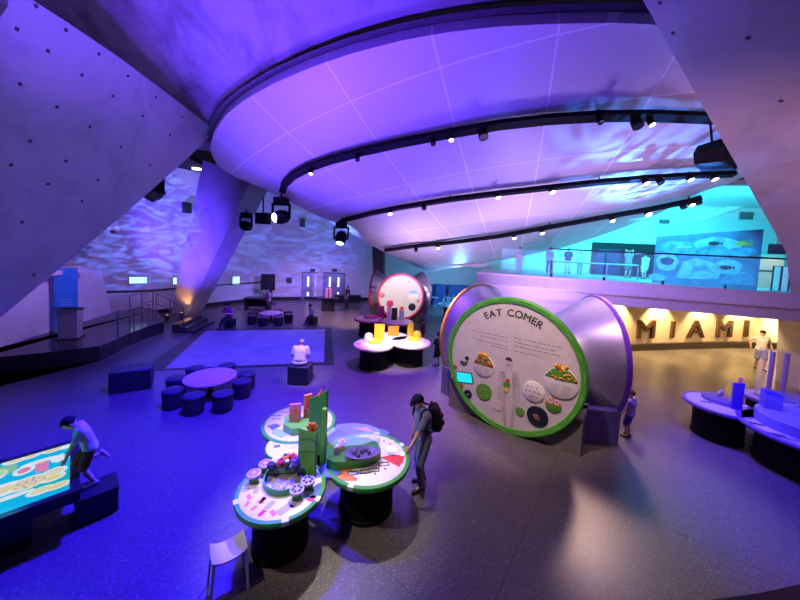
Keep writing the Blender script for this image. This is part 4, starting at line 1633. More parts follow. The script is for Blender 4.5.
def kiosk(label, c, a1, Ds, R, rims, rot3, base_ms, zc):
    root = thing('cone_kiosk', label, 'kiosk', (c.x, c.y, 0))
    outs = []
    for i, (ang, rm) in enumerate(zip((a1, a1 + rot3[0], a1 + rot3[1]), rims)):
        D = Ds[i]
        n = Vector((math.cos(ang), math.sin(ang), 0))
        u = Vector((-n.y, n.x, 0))          # to the reader's right when facing the panel
        M = Matrix((u, Vector((0, 0, 1)), n)).transposed()
        fc = n * D + Vector((0, 0, zc))
        t = MB()
        # flared skin from the waist to the rim
        prof = [(R * 0.42, -D + 0.05), (R * 0.55, -D * 0.72), (R * 0.72, -D * 0.45), (R * 0.88, -D * 0.2), (R * 0.985, -0.07)]
        t.lathe(prof, fc, 64, M)
        cone = t.build('cone_shell', METAL, root, 50)
        t = MB()
        t.ring([(R * 0.925, -0.06), (R * 0.99, -0.08), (R * 1.01, -0.05), (R * 1.01, 0.02), (R * 0.99, 0.045), (R * 0.925, 0.03)], fc, 72, M)
        t.build('rim', rm, root, 40)
        t = MB()
        t.lathe([(R * 0.95, -0.03), (R * 0.95, 0.0)], fc, 72, M)
        face_o = t.build('face_panel', FACEM, root, 40)
        # plinth below
        t = MB()
        half = R * 0.98
        dp = 0.95
        q = [u * -half + n * (D - 0.05), u * half + n * (D - 0.05), u * half * 0.55 + n * (D - dp), u * -half * 0.55 + n * (D - dp)]
        zt = 0.80
        # its top is scooped round the drum
        pts = []
        for k in range(17):
            s = -1 + 2 * k / 16
            xx = half * s
            zz = min(zt, zc - math.sqrt(max(0, (R * 0.985) ** 2 - xx * xx))) if abs(xx) < R * .98 else zt
            pts.append((xx, max(zz, 0.06)))
        front = [u * -half + n * (D - 0.12)] + [u * x_ + n * (D - 0.12) + Vector((0, 0, z_)) for x_, z_ in pts] + [u * half + n * (D - 0.12)]
        t.slab(front[::-1], -n * dp)
        t.build('base', base_ms[i], root)
        outs.append((fc + Vector((c.x, c.y, 0)), n, u, M, face_o))
    return root, outs


GRIM = mat('bright_green_rim', (0.08, 0.40, 0.03), 0.4)
kc = Vector((3.66, 8.43, 0))
a1 = math.atan2(-0.79, -0.61)
ek, outs = kiosk('big three-faced cone kiosk with green rimmed EAT COMER board', kc, a1, (1.62, 1.70, 1.85), 1.60,
                 (GRIM, mat('violet_rim', (0.16, 0.04, 0.42), 0.4), mat('golden_rim', (0.75, 0.45, 0.05), 0.4)),
                 (math.radians(122), math.radians(-108)),
                 (mat('grey_plinth', (0.16, 0.15, 0.17), 0.5), mat('indigo_plinth', (0.10, 0.07, 0.26), 0.5), mat('grey_plinth', (0.16, 0.15, 0.17), 0.5)), 1.58)
fc, fn_, fu, fM, face_o = outs[0]


def FP(px, py, off=0.0):
    p = ONP(px, py, fc + fn_ * off, fn_) - Vector((kc.x, kc.y, 0))
    return p


def FUV(px, py):
    p = ONP(px, py, fc, fn_) - fc
    return p.dot(fu), p.z


INKT = mat('dark_green_letters', (0.03, 0.05, 0.04), 0.5)
# heading on an arc
lt = letters('EAT COMER', 0.235, INKT, 0.004)
R_t = 1.17
gap = 0.022
tot = sum(w_ for _, w_ in lt) + gap * (len(lt) - 1)
pos = -tot / 2
for me, w_ in lt:
    s = pos + w_ / 2
    pos += w_ + gap
    if me is None:
        continue
    th = s / R_t
    lx, lz = R_t * math.sin(th), R_t * math.cos(th)
    o = bpy.data.objects.new('heading_letter', me)
    COL.objects.link(o)
    o.parent = ek
    loc = fc - Vector((kc.x, kc.y, 0)) + fu * lx + Vector((0, 0, lz)) + fn_ * 0.006
    Ml = fM @ Matrix.Rotation(-th, 3, 'Z')
    o.matrix_local = Matrix.Translation(loc) @ Ml.to_4x4()


def fdisc(px, py, r, m, name, h=0.02, parent=None, base=0.0, sy=1.0):
    u_, v_ = FUV(px, py)
    p = fc - Vector((kc.x, kc.y, 0)) + fu * u_ + Vector((0, 0, v_)) + fn_ * base
    t = MB()
    t.lathe([(r, 0), (r, h * .8), (r * .97, h)], p, 36, fM, 1.0, sy)
    return t.build(name, m, parent or ek, 40)


def fpoly(pts, m, name, base=0.0, h=0.004, parent=None):
    q = [fc - Vector((kc.x, kc.y, 0)) + fu * a + Vector((0, 0, b_)) + fn_ * base for a, b_ in pts]
    t = MB()
    t.slab(q, fn_ * h)
    return t.build(name, m, parent or ek)


DISCW = mat('white_disc', (0.80, 0.76, 0.74), 0.4)
NAVY = mat('navy_disc', (0.012, 0.016, 0.04), 0.4)
LEAF = mat('leaf_print', (0.10, 0.34, 0.03), 0.5)
BROWN = mat('brown_food_print', (0.35, 0.14, 0.05), 0.6)
TXT = mat('grey_small_print', (0.30, 0.28, 0.30), 0.6)


def halfdisc(px, py, r, m, name, m2=None, base=0.022, top=True, frac=0.0):
    u_, v_ = FUV(px, py)
    a0 = math.asin(frac)
    pts = [(u_ + r * math.cos(a0 + (PI - 2 * a0) * i / 18), v_ + r * math.sin(a0 + (PI - 2 * a0) * i / 18) * (1 if top else -1)) for i in range(19)]
    return fpoly(pts if top else pts[::-1], m, name, base)


# two big white info discs with food on their upper halves
for (px, py, r, m, nm_) in ((484, 366, .265, BROWN, 'food_picture'), (561, 383, .335, LEAF, 'salad_picture')):
    d_ = fdisc(px, py, r, DISCW, 'info_disc', 0.03)
    u_, v_ = FUV(px, py)
    halfdisc(px, py, r * .97, m, nm_, base=0.031, frac=0.22 if r > .3 else 0.05)
    random.seed(int(px))
    t = MB()
    ms = [YELP, ORANGE, GREEN2, mat('pale_food', (0.7, 0.55, 0.3), 0.5)]
    for k in range(26):
        aa = random.uniform(0.1, PI - 0.1)
        rr_ = random.uniform(0.35, 1.0) * r * .95
        uu, vv = rr_ * math.cos(aa), rr_ * math.sin(aa)
        if vv < 0.28 * r:
            continue
        t.cur = random.randrange(4)
        p = fc - Vector((kc.x, kc.y, 0)) + fu * (u_ + uu) + Vector((0, 0, v_ + vv)) + fn_ * 0.038
        t.sph(p, (random.uniform(.02, .05), random.uniform(.015, .03), .02), 8, 6)
    # heap rising above the disc
    for k in range(7):
        t.cur = k % 2
        p = fc - Vector((kc.x, kc.y, 0)) + fu * (u_ + random.uniform(-.12, .1)) + Vector((0, 0, v_ + r * (0.92 + random.uniform(0, .22)))) + fn_ * 0.03
        t.sph(p, (.05, .03, .035), 8, 6)
    t.build('food_pieces', ms, ek, 60)
    for col_ in (-1, 1):
        t = MB()
        for k in range(6):
            z_ = v_ - r * (0.16 + 0.1 * k)
            x_ = u_ + col_ * r * 0.36
            p = fc - Vector((kc.x, kc.y, 0)) + fu * x_ + Vector((0, 0, z_)) + fn_ * 0.031
            t.slab([p - fu * r * (.28 - .03 * (k % 3)) - Vector((0, 0, .006)), p + fu * r * (.28 - .03 * k % 2) - Vector((0, 0, .006)), p + fu * r * (.28 - .03 * k % 2) + Vector((0, 0, .006)), p - fu * r * (.28 - .03 * (k % 3)) + Vector((0, 0, .006))], fn_ * 0.001)
        t.build('small_print', mat('pale_small_print', (0.5, 0.46, 0.46), 0.6), ek)
fdisc(533.5, 391.5, .235, DISCW, 'info_disc', 0.025)
t = MB()
u_, v_ = FUV(533.5, 391.5)
for k, (a, c) in enumerate(((-.12, .1), (-.04, .12), (.08, .11), (-.15, 0), (-.07, .0), (.03, .01), (.12, 0), (0, -.1), (.08, -.11), (-.06, -.12))):
    p = fc - Vector((kc.x, kc.y, 0)) + fu * (u_ + a) + Vector((0, 0, v_ + c)) + fn_ * 0.027
    t.sph(p, (.025, .008, .014), 8, 6)
t.build('food_pieces', BROWN, ek, 50)
fdisc(537.5, 416, .225, NAVY, 'navy_disc', 0.03)
u_, v_ = FUV(536, 416)
fpoly([(u_ - .07, v_ + .03), (u_ - .01, v_ - .05), (u_ + .10, v_ - .04), (u_ + .05, v_ + .05), (u_ - .04, v_ + .06)], BROWN, 'wedge_picture', 0.031, 0.02)
fdisc(520, 411.5, .098, LEAF, 'green_disc', 0.02)
fdisc(553.5, 405.5, .16, LEAF, 'green_disc', 0.02)
u_, v_ = FUV(553.5, 402.5)
halfdisc(553.5, 404.5, .155, mat('salmon_print', (0.6, 0.22, 0.12), 0.5), 'salmon_picture', base=0.021)
t = MB()
for s in (-1, 1):
    p = fc - Vector((kc.x, kc.y, 0)) + fu * (u_ + s * .065) + Vector((0, 0, v_ + .035)) + fn_ * 0.026
    t.ring([(.03, 0), (.055, 0), (.055, .006), (.03, .006)], p, 20, fM)
t.build('onion_rings', DISCW, ek)
fdisc(484, 391.5, .20, LEAF, 'green_disc', 0.03)
t = MB()
u_, v_ = FUV(484, 391.5)
for k in range(9):
    a = k * 2.4
    rr_ = 0.05 + 0.013 * k
    p = fc - Vector((kc.x, kc.y, 0)) + fu * (u_ + rr_ * math.cos(a)) + Vector((0, 0, v_ + rr_ * math.sin(a))) + fn_ * 0.031
    t.cur = k % 2
    t.sph(p, (.02, .006, .014), 8, 6)
t.build('seed_dots', [ORANGE, YELP], ek)
fdisc(497.3, 405, .125, mat('pale_pink_disc', (0.72, 0.60, 0.62), 0.45), 'plain_disc', 0.02)
fdisc(468, 394, .11, NAVY, 'navy_disc', 0.02)
u_, v_ = FUV(468, 394)
fpoly([(u_ - .03, v_), (u_ + .01, v_ - .02), (u_ + .04, v_ + .03), (u_ + .0, v_ + .01)], DISCW, 'mark', 0.021)
fdisc(464, 361.5, .10, mat('dark_green_disc', (0.04, 0.12, 0.05), 0.5), 'green_disc', 0.02)
halfdisc(464, 361, .098, FACEM, 'pale_half', base=0.021)
fdisc(467, 358, .045, NAVY, 'navy_disc', 0.03)
fdisc(455.5, 367, .055, mat('rust_disc', (0.4, 0.12, 0.05), 0.5), 'rust_disc', 0.02)
fdisc(461, 386, .07, mat('rust_disc', (0.4, 0.12, 0.05), 0.5), 'rust_disc', 0.02)
a, c, d, e = FUV(456, 371), FUV(472, 373), FUV(473.5, 384), FUV(456.5, 382)
fpoly([e, d, c, a], BLACK, 'screen_bezel', 0.0, 0.012)
sh_ = lambda p: ((p[0] - (a[0] + d[0]) / 2) * .9 + (a[0] + d[0]) / 2, (p[1] - (a[1] + d[1]) / 2) * .86 + (a[1] + d[1]) / 2)
scr = fpoly([sh_(q_) for q_ in (e, d, c, a)], mat('cyan_screen', (0, 0.1, 0.12), 0.3, emit=(0.02, 0.75, 0.85), estr=1.0), 'screen', 0.012, 0.002)
# intro text: two blocks of small illegible lines
for x0, x1, y0, sl in ((472, 507.5, 332.5, 4.0), (514, 561, 339, 8.5)):
    t = MB()
    for k in range(4):
        sh2 = (0, 8, 0, 18)[k] if x0 < 500 else 0
        e2 = (0, 0, 0, 0)[k] if x0 < 500 else (0, 5, 1, 18)[k]
        a = FUV(x0 + sh2, y0 + 4.2 * k * (1.0 if x0 < 500 else .95) + (sh2 * .1))
        c = FUV(x1 - e2, y0 + sl + 4.2 * k - e2 * .1)
        zz = (a[1] + c[1]) / 2
        # words along the line
        x_ = a[0]
        random.seed(k + int(x0))
        while x_ < c[0] - 0.03:
            wl = min(random.uniform(.04, .12), c[0] - x_)
            z_ = zz
            p0_ = fc - Vector((kc.x, kc.y, 0)) + fu * x_ + Vector((0, 0, z_)) + fn_ * 0.0005
            t.slab([p0_, p0_ + fu * wl, p0_ + fu * wl + Vector((0, 0, .022)), p0_ + Vector((0, 0, .022))], fn_ * 0.001)
            x_ += wl + 0.025
    t.build('small_print', TXT, ek)
# human figure drawn in fine lines, with dark hair and coloured belly
FIG = mat('lilac_line', (0.45, 0.38, 0.46), 0.5)
t = MB()


def fl(pts, r=0.006):
    q = []
    for px, py in pts:
        u_, v_ = FUV(px, py)
        q.append(fc - Vector((kc.x, kc.y, 0)) + fu * u_ + Vector((0, 0, v_)) + fn_ * 0.004)
    t.tube(q, r, 6)


for off in (0, 1.6, 3.2):
    fl([(505 - off * 0.4, 371), (500 + off, 372), (499 + off, 384), (497.5 + off, 398), (497 + off, 410)])
    fl([(512 + off * 0.4, 371), (518 - off, 373), (519 - off, 385), (519.5 - off, 398), (519 - off, 408)])
    fl([(503 + off * .7, 373), (504 + off * .6, 388), (502.5 + off * .8, 402), (503.5 + off * .6, 414), (504 + off * .5, 427)])
    fl([(515 - off * .7, 373), (514 - off * .6, 388), (516 - off * .9, 402), (514 - off * .7, 414), (512 - off * .6, 428)])
fl([(507, 364), (507, 371)])
fl([(511, 364), (511.5, 371)])
t.build('figure_lines', FIG, ek, 60)
fdisc(508.5, 361, .07, mat('figure_face', (0.66, 0.5, 0.5), 0.5), 'figure_head', 0.012, sy=1.35)
halfdisc(509, 360.5, .082, mat('figure_hair', (0.06, 0.02, 0.08), 0.5), 'figure_hair', base=0.013)
fdisc(506.5, 385, .085, LEAF, 'figure_belly', 0.012)
fdisc(508, 380.5, .045, REDP, 'figure_organ', 0.016)
fdisc(506.5, 389.5, .06, YELP, 'figure_organ', 0.018)
# ticks on the green rim
t = MB()
for k in range(22):
    a = 2 * PI * k / 22 + .1
    p = fc - Vector((kc.x, kc.y, 0)) + (fu * math.cos(a) + Vector((0, 0, math.sin(a)))) * 1.55 + fn_ * 0.042
    tt = (fu * -math.sin(a) + Vector((0, 0, math.cos(a))))
    rd = (fu * math.cos(a) + Vector((0, 0, math.sin(a))))
    t.slab([p - tt * .08 - rd * .008, p - tt * .08 + rd * .008, p + tt * .08 + rd * .008, p + tt * .08 - rd * .008][::-1], fn_ * 0.003)
t.build('rim_marks', mat('pale_green_marks', (0.30, 0.60, 0.25), 0.5), ek)

# rear kiosk
k2 = Vector((0.02, 18.6, 0))
MAGR = mat('magenta_rim', (0.50, 0.03, 0.14), 0.4)
rk, outs2 = kiosk('distant three-faced cone kiosk with pink rim and glaring white board', k2, math.radians(-86), (1.45, 1.5, 1.5), 1.30,
                  (MAGR, mat('grey_rim', (0.5, 0.5, 0.55), 0.4), MAGR), (math.radians(106), math.radians(-104)),
                  (DARK, mat('indigo_plinth', (0.10, 0.07, 0.26), 0.5), DARK), 1.52)
fc2, fn2, fu2, fM2, _ = outs2[0]
for px, py, r, m, nm_ in ((412, 307, .21, NAVY, 'navy_disc'), (418, 301, .10, PINKP, 'pink_disc'), (382, 295, .15, PINKP, 'pink_disc'), (390, 303.5, .2, MAG, 'magenta_disc'), (402, 308, .1, REDP, 'red_disc'), (413, 297.5, .3, DISCW, 'info_disc'), (409, 281.5, .08, SKYP, 'blue_disc')):
    p = ONP(px, py, fc2, fn2) - Vector((k2.x, k2.y, 0))
    t = MB()
    t.lathe([(r, 0), (r, 0.02), (r * .96, .025)], p, 28, fM2)
    t.build(nm_, m, rk, 40)
p = ONP(413, 294, fc2 + fn2 * .026, fn2) - Vector((k2.x, k2.y, 0))
t = MB()
t.slab([p + fu2 * (.26 * math.cos(PI * i / 12)) + Vector((0, 0, .02 + .2 * math.sin(PI * i / 12))) for i in range(13)], fn2 * .004)
t.build('food_picture', SKYP, rk)
# ------------------------------------------------------------------ MIAMI letters on the niche wall
LETM = mat('bronze_letter', (0.10, 0.05, 0.025), 0.4, 0.3)


def niche_pt(px):
    """where the sight line of a column of letters meets the niche wall in plan"""
    d = ray(px, 330)
    for i in range(len(wp) - 1):
        a, c = wp[i], wp[i + 1]
        det = d.x * (c.y - a.y) - d.y * (c.x - a.x)
        if abs(det) < 1e-9:
            continue
        s = (a.x * d.y - a.y * d.x) / det
        if 0 <= s <= 1 and d.y > 0:
            dd = (c - a).normalized()
            return a + (c - a) * s, dd
    return wp[3], Vector((1, 0, 0))


for k, (ch, px, ptop, pbot) in enumerate((('M', 644.5, 319.5, 337.5), ('I', 671, 320.5, 337), ('A', 694.5, 320, 337), ('M', 722.5, 320, 336.5), ('I', 744.5, 319.5, 336))):
    p, dd = niche_pt(px)
    n = Vector((dd.y, -dd.x, 0))
    zb_ = zat(px, pbot, p)
    zt_ = zat(px, ptop, p)
    hh = zt_ - zb_
    me, w_ = letters(ch, hh / 0.70, LETM, 0.05)[0]
    # upright stance, heavy strokes
    for v in me.vertices:
        v.co.x *= 1.25
    o = bpy.data.objects.new('wall_letter', me)
    COL.objects.link(o)
    M = Matrix((dd, Vector((0, 0, 1)), n)).transposed()
    o.matrix_world = Matrix.Translation(p + n * 0.07 + Vector((0, 0, zb_))) @ M.to_4x4()
    tag(o, ('large bronze letter M opening the word on the cream niche wall', 'bronze letter I between the first M and the A on the niche wall', 'bronze letter A in the middle of the word on the niche wall',
            'second bronze letter M of the word, after the A on the niche wall', 'last bronze letter I of the word on the niche wall')[k], 'letter', 'letters of the MIAMI sign')

# ------------------------------------------------------------------ doors and wall fittings
DOORM = mat('grey_door', (0.30, 0.31, 0.38), 0.5)
LITW = mat('daylit_glass', (0.5, 0.6, 0.7), 0.2, emit=(0.75, 0.85, 1.0), estr=1.6)


def wall_at(px):
    d = ray(px, 290)
    for i in range(len(WB) - 1):
        a, c = Vector((*WB[i], 0)), Vector((*WB[i + 1], 0))
        det = d.x * (c.y - a.y) - d.y * (c.x - a.x)
        s = (a.x * d.y - a.y * d.x) / det
        if 0 <= s <= 1:
            return a + (c - a) * s, (c - a).normalized()


for k, (xl, xr, yt) in enumerate(((302.5, 321.5, 273), (324, 343.5, 273.5))):
    pa, dd = wall_at(xl)
    pb, _ = wall_at(xr)
    n = Vector((dd.y, -dd.x, 0))
    wd = (pb - pa).dot(dd)
    ht = zat((xl + xr) / 2, yt, (pa + pb) / 2)
    root = bpy.data.objects.new('door_%d' % (k + 1), None)
    COL.objects.link(root)
    struct(root)
    root.location = pa
    root.rotation_euler = (0, 0, math.atan2(dd.y, dd.x))
    t = MB()
    t.box((wd / 2, -0.03, ht + 0.04), (wd + .16, .06, .08))
    t.box((-.04, -0.03, ht / 2), (.08, .06, ht))
    t.box((wd + .04, -0.03, ht / 2), (.08, .06, ht))
    struct(t.build('door_frame', mat('door_frame_grey', (0.2, 0.2, 0.24), 0.5), root))
    for s in (0, 1):
        t = MB()
        t.box((wd * (.25 + .5 * s), -0.02, ht / 2), (wd / 2 - .02, .04, ht - .01))
        leaf = struct(t.build('door_leaf', DOORM, root))
        for (z0, z1) in ((0.30, 0.62), (1.1, 1.9)):
            t = MB()
            t.box((wd * (.28 + .44 * s), -0.045, ht * (z0 + z1) / 4.4), (.13, .012, ht * (z1 - z0) / 2.2))
            struct(t.build('door_glass', LITW, leaf))
        t = MB()
        t.cyl((wd * (.46 + .08 * s), -.07, .95), (wd * (.46 + .08 * s), -.07, 1.15), .014, n=8)
        struct(t.build('door_handle', STEEL, leaf))
    # exit sign over it
    q = pa + dd * wd / 2 + n * 0.06
    o = thing('sign_box', 'small dark sign box above the %s' % ('left pair of grey doors' if k == 0 else 'right pair of grey doors'), 'sign', (q.x, q.y, zat((xl + xr) / 2, 270.5, q)), math.atan2(dd.y, dd.x), 'sign boxes over the doors')
    t = MB()
    t.box((0, 0, 0.02), (.36, .08, .2), bev=.01)
    t.build('housing', DARK, o)


def wall_box(px0, px1, py0, py1, name, label, cat, m, depth=.06, frame=None, stand=0.03):
    pa, dd = wall_at(px0)
    pb, _ = wall_at(px1)
    n = Vector((dd.y, -dd.x, 0))
    c = (pa + pb) / 2
    zt_, zb_ = zat((px0 + px1) / 2, py0, c), zat((px0 + px1) / 2, py1, c)
    wd = max((pb - pa).dot(dd), .2)
    o = thing(name, label, cat, (c + n * (stand + depth / 2) + Vector((0, 0, zb_))), math.atan2(dd.y, dd.x))
    t = MB()
    t.box((0, 0, (zt_ - zb_) / 2), (wd, depth, zt_ - zb_), bev=.012)
    t.build('housing', frame or m, o)
    if frame:
        t = MB()
        t.box((0, -depth / 2 - .003, (zt_ - zb_) / 2), (wd * .93, .006, (zt_ - zb_) * .9))
        t.build('screen', m, o)
    return o


SCR1 = mat('aqua_wall_screen', (0.3, 0.5, 0.5), 0.3, emit=(0.55, 1.0, 1.0), estr=1.1, noise=0.3)
for (x0, x1, y0, y1, lb) in ((129, 148, 276.5, 283.5, 'wide glowing aqua screen on the wall left of the raking column'), (172, 176, 277, 284.5, 'narrow glowing screen edge just left of the raking column foot'),
                             (231.5, 239, 276, 285, 'small glowing white screen beside the right edge of the raking column')):
    wall_box(x0, x1, y0, y1, 'wall_screen', lb, 'screen', SCR1, frame=DARK)['group'] = 'glowing wall screens'
wall_box(286, 291.5, 277.5, 283, 'wall_plaque', 'small dark square plaque on the wall left of the doors', 'plaque', DARK)
# loudspeakers high on the wall
for (x0, x1, y0, y1, lb) in ((181, 188, 202.5, 213, 'black loudspeaker high on the wall left of the raking column'), (298, 303, 219.5, 227, 'black loudspeaker high on the wall above the doors')):
    o = wall_box(x0, x1, y0, y1, 'wall_loudspeaker', lb, 'loudspeaker', BLACK, depth=.3, frame=BLACK)
    t = MB()
    t.box((0, .2, .1), (.08, .2, .08))
    t.build('bracket', STEEL, o)

# ------------------------------------------------------------------ left stage: lectern, banner, rails
lc = G(70.5, 338, .5)
o = thing('lectern', 'grey lectern with sloping top standing on the dark stage', 'lectern', (lc.x, lc.y, .5), 0.45)
LECT = mat('grey_lectern', (0.30, 0.29, 0.33), 0.5)
t = MB()
t.box((0, 0, .02), (.62, .5, .04), bev=.01)
t.build('base', DARK, o)
t = MB()
t.loft([(-.24, -.2, .04), (.24, -.2, .04), (.24, .2, .04), (-.24, .2, .04)], [(-.27, -.22, 1.08), (.27, -.22, 1.08), (.27, .22, 1.0), (-.27, .22, 1.0)])
t.build('body', LECT, o)
t = MB()
t.slab([(-.32, -.27, 1.14), (.32, -.27, 1.14), (.32, .27, 1.02), (-.32, .27, 1.02)], (0, 0, -.03))
t.build('reading_top', DARK, o)
bc_ = G(60, 330.5, .5) + nn * .22
ba = math.atan2(dirv.y, dirv.x)
o = thing('banner_stand', 'tall bright blue pull-up banner behind the lectern', 'banner', (bc_.x, bc_.y, .5), 1.15)
hb = zat(62, 270, bc_) - .5
t = MB()
t.box((0, 0, .04), (.7, .22, .08), bev=.02)
t.build('base', STEEL, o)
t = MB()
t.box((0, .0, .08 + hb / 2), (.64, .012, hb))
t.build('banner_sheet', mat('blue_banner', (0.02, 0.20, 0.62), 0.5), o)
t = MB()
t.box((0, 0, .09 + hb), (.66, .03, .03))
t.build('top_bar', STEEL, o)
t = MB()
for k, (x_, z_, w_) in enumerate(((-.06, 1.18, .34), (.06, 1.08, .28), (0, .98, .36))):
    t.box((x_ * .3, -.009, z_), (w_, .004, .035))
t.build('white_print', mat('pale_blue_print', (0.2, 0.4, 0.7), 0.5), o)
# second blue banner, cut by the frame's left edge
b2 = G(2, 338, .5)
o = thing('banner_stand', 'blue banner edge at the far left end of the stage', 'banner', (b2.x - .25, b2.y, .5), 0.75)
t = MB()
t.box((0, 0, .04), (.7, .22, .08), bev=.02)
t.build('base', STEEL, o)
t = MB()
t.box((0, 0, .58), (.64, .012, 1.0))
t.build('banner_sheet', mat('blue_banner', (0.02, 0.20, 0.62), 0.5), o)
# steel handrails of the stage ramp
RAILM = mat('dim_steel_rail', (0.18, 0.17, 0.22), 0.35, 0.7)


def rail(label, pts, hts, group, zbase=0.0, r=.022, mid=True):
    o = thing('handrail', label, 'handrail', pts[0], 0, group)
    loc = [Vector(p) - Vector(pts[0]) for p in pts]
    for p, h_ in zip(loc, hts):
        t = MB()
        t.cyl(p, p + Vector((0, 0, h_)), r, n=10)
        t.build('post', RAILM, o, 50)
    t = MB()
    t.tube([p + Vector((0, 0, h_)) for p, h_ in zip(loc, hts)], r, 10)
    t.build('top_rail', RAILM, o, 50)
    if mid:
        t = MB()
        t.tube([p + Vector((0, 0, h_ * .5)) for p, h_ in zip(loc, hts)], r * .8, 8)
        t.build('mid_rail', RAILM, o, 50)
    return o


ra, rb, rc = G(130, 317.5, .5), G(153, 310.5, .5), G(155.5, 312, .5)
hA = zat(130, 296, ra) - .5
rail('steel handrail on the stage across the head of the steps', [ra, G(142, 313.5, .5), rb], [hA, hA, hA], 'stage handrails')
rd, re_ = G(170, 318, .25), G(181, 326, 0.0)
rail('steel handrail running down the stage steps towards the column', [G(156, 313.5, .5), G(170, 320, .25), G(183, 329, 0.0)], [hA, hA, hA], 'stage handrails')
rail('slim steel handrail along the curved front of the stage', [G(118, 337, .5), G(134, 329.5, .5), G(149, 324, .5)], [.85, .85, .85], 'stage handrails', mid=False)
# floor up-lights at the column's foot
for (px, py, lb) in ((188, 314, 'small warm spotlight on the floor at the right foot of the raking column'), (174.5, 316.5, 'small warm spotlight on the floor at the left foot of the raking column')):
    p = G(px, py + 2)
    p = p + Vector((0.1, -0.7, 0))
    o = thing('floor_uplight', lb, 'light', (p.x, p.y, 0), 0, 'floor uplights at the column')
    t = MB()
    t.lathe([(.12, 0), (.12, .03), (.04, .04), (.04, .10)], (0, 0, 0), 16)
    t.build('base', BLACK, o, 40)
    q = Matrix.Rotation(-.5, 3, 'X')
    t = MB()
    t.lathe([(.07, 0), (.10, .06), (.10, .22)], (0, 0, .10), 18, q)
    t.build('housing', BLACK, o, 40)
    t = MB()
    t.lathe([(.09, .221), (.09, .225)], (0, 0, .10), 18, q)
    t.build('lens', mat('warm_lens', (1, 1, 1), 0.3, emit=(1.0, 0.55, 0.2), estr=14), o)
    spot('column_uplight', (p.x, p.y + .2, .5), (f0.x + .2, f0.y, 2.0), (1.0, 0.42, 0.14), 45, 80, .7, .05)

# ------------------------------------------------------------------ seats, boxes, low tables
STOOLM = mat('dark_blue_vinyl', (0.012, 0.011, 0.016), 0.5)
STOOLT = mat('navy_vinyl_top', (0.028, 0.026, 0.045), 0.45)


def pouf(label, loc, rz, group):
    o = thing('pouf', label, 'stool', loc, rz, group)
    t = MB()
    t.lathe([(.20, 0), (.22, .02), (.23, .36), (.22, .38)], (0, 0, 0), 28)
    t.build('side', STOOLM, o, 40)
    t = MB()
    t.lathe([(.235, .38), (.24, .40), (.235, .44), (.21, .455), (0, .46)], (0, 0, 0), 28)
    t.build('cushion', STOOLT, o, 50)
    return o


cf = G(210.5, 376, .5)
ct = thing('coffee_table', 'low round pinkish table ringed by dark stools in the blue light', 'table', (cf.x, cf.y, 0))
t = MB()
t.lathe([(.60, .45), (.63, .46), (.63, .49), (.61, .50)], (0, 0, 0), 48)
t.build('tabletop', mat('rosy_tabletop', (0.62, 0.36, 0.36), 0.4), ct, 40)
t = MB()
t.lathe([(.30, 0), (.30, .02), (.07, .05), (.06, .45)], (0, 0, 0), 28)
t.build('pedestal', mat('brown_pedestal', (0.14, 0.08, 0.08), 0.5), ct, 40)
sp_ = [((177, 381), 'dark round stool left of the low pink table, partly behind another stool'), ((176, 392), 'dark round stool at the near left of the low pink table'), ((194, 398), 'dark round stool in front of the low pink table, left one'), ((223, 396), 'dark round stool in front of the low pink table, right one'), ((242, 384), 'dark round stool right of the low pink table, nearer one'), ((243, 377), 'dark round stool right of the low pink table, farther one'), ((227, 368), 'dark round stool behind the low pink table, right one'), ((195, 371), 'dark round stool behind the low pink table, left one')]
first = None
for i, ((px, py), lb) in enumerate(sp_):
    p = G(px, py - 4, .46)
    d = Vector((p.x - cf.x, p.y - cf.y, 0))
    d = d.normalized() * max(d.length, .88)
    loc = (cf.x + d.x, cf.y + d.y, 0)
    if first is None:
        first = pouf(lb, loc, 0, 'dark stools round the low pink table')
    else:
        dup(first, loc, i, lb)
# farther low table with ring of poufs
cf2 = G(271, 313, .45)
ct2 = thing('coffee_table', 'distant low round table inside a ring of blue poufs', 'table', (cf2.x, cf2.y, 0))
t = MB()
t.lathe([(.55, .42), (.58, .43), (.58, .46), (.56, .47)], (0, 0, 0), 40)
t.build('tabletop', mat('lilac_tabletop', (0.42, 0.32, 0.45), 0.4), ct2, 40)
t = MB()
t.lathe([(.28, 0), (.28, .02), (.07, .05), (.06, .42)], (0, 0, 0), 24)
t.build('pedestal', mat('brown_pedestal', (0.14, 0.08, 0.08), 0.5), ct2, 40)
words_ = ['left', 'front left', 'front', 'front right', 'right', 'rear right', 'rear', 'rear left']
for i in range(8):
    a = PI + i * PI / 4
    dup(first, (cf2.x + .95 * math.cos(a), cf2.y + .95 * math.sin(a), 0), i, 'dark blue pouf at the %s of the distant low round table' % words_[i], 'poufs round the distant low table')


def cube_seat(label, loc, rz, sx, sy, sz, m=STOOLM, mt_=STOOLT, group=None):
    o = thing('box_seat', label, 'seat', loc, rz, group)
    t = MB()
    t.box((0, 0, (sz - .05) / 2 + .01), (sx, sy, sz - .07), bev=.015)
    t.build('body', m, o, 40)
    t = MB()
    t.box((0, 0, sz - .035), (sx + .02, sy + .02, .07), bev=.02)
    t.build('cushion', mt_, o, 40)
    return o


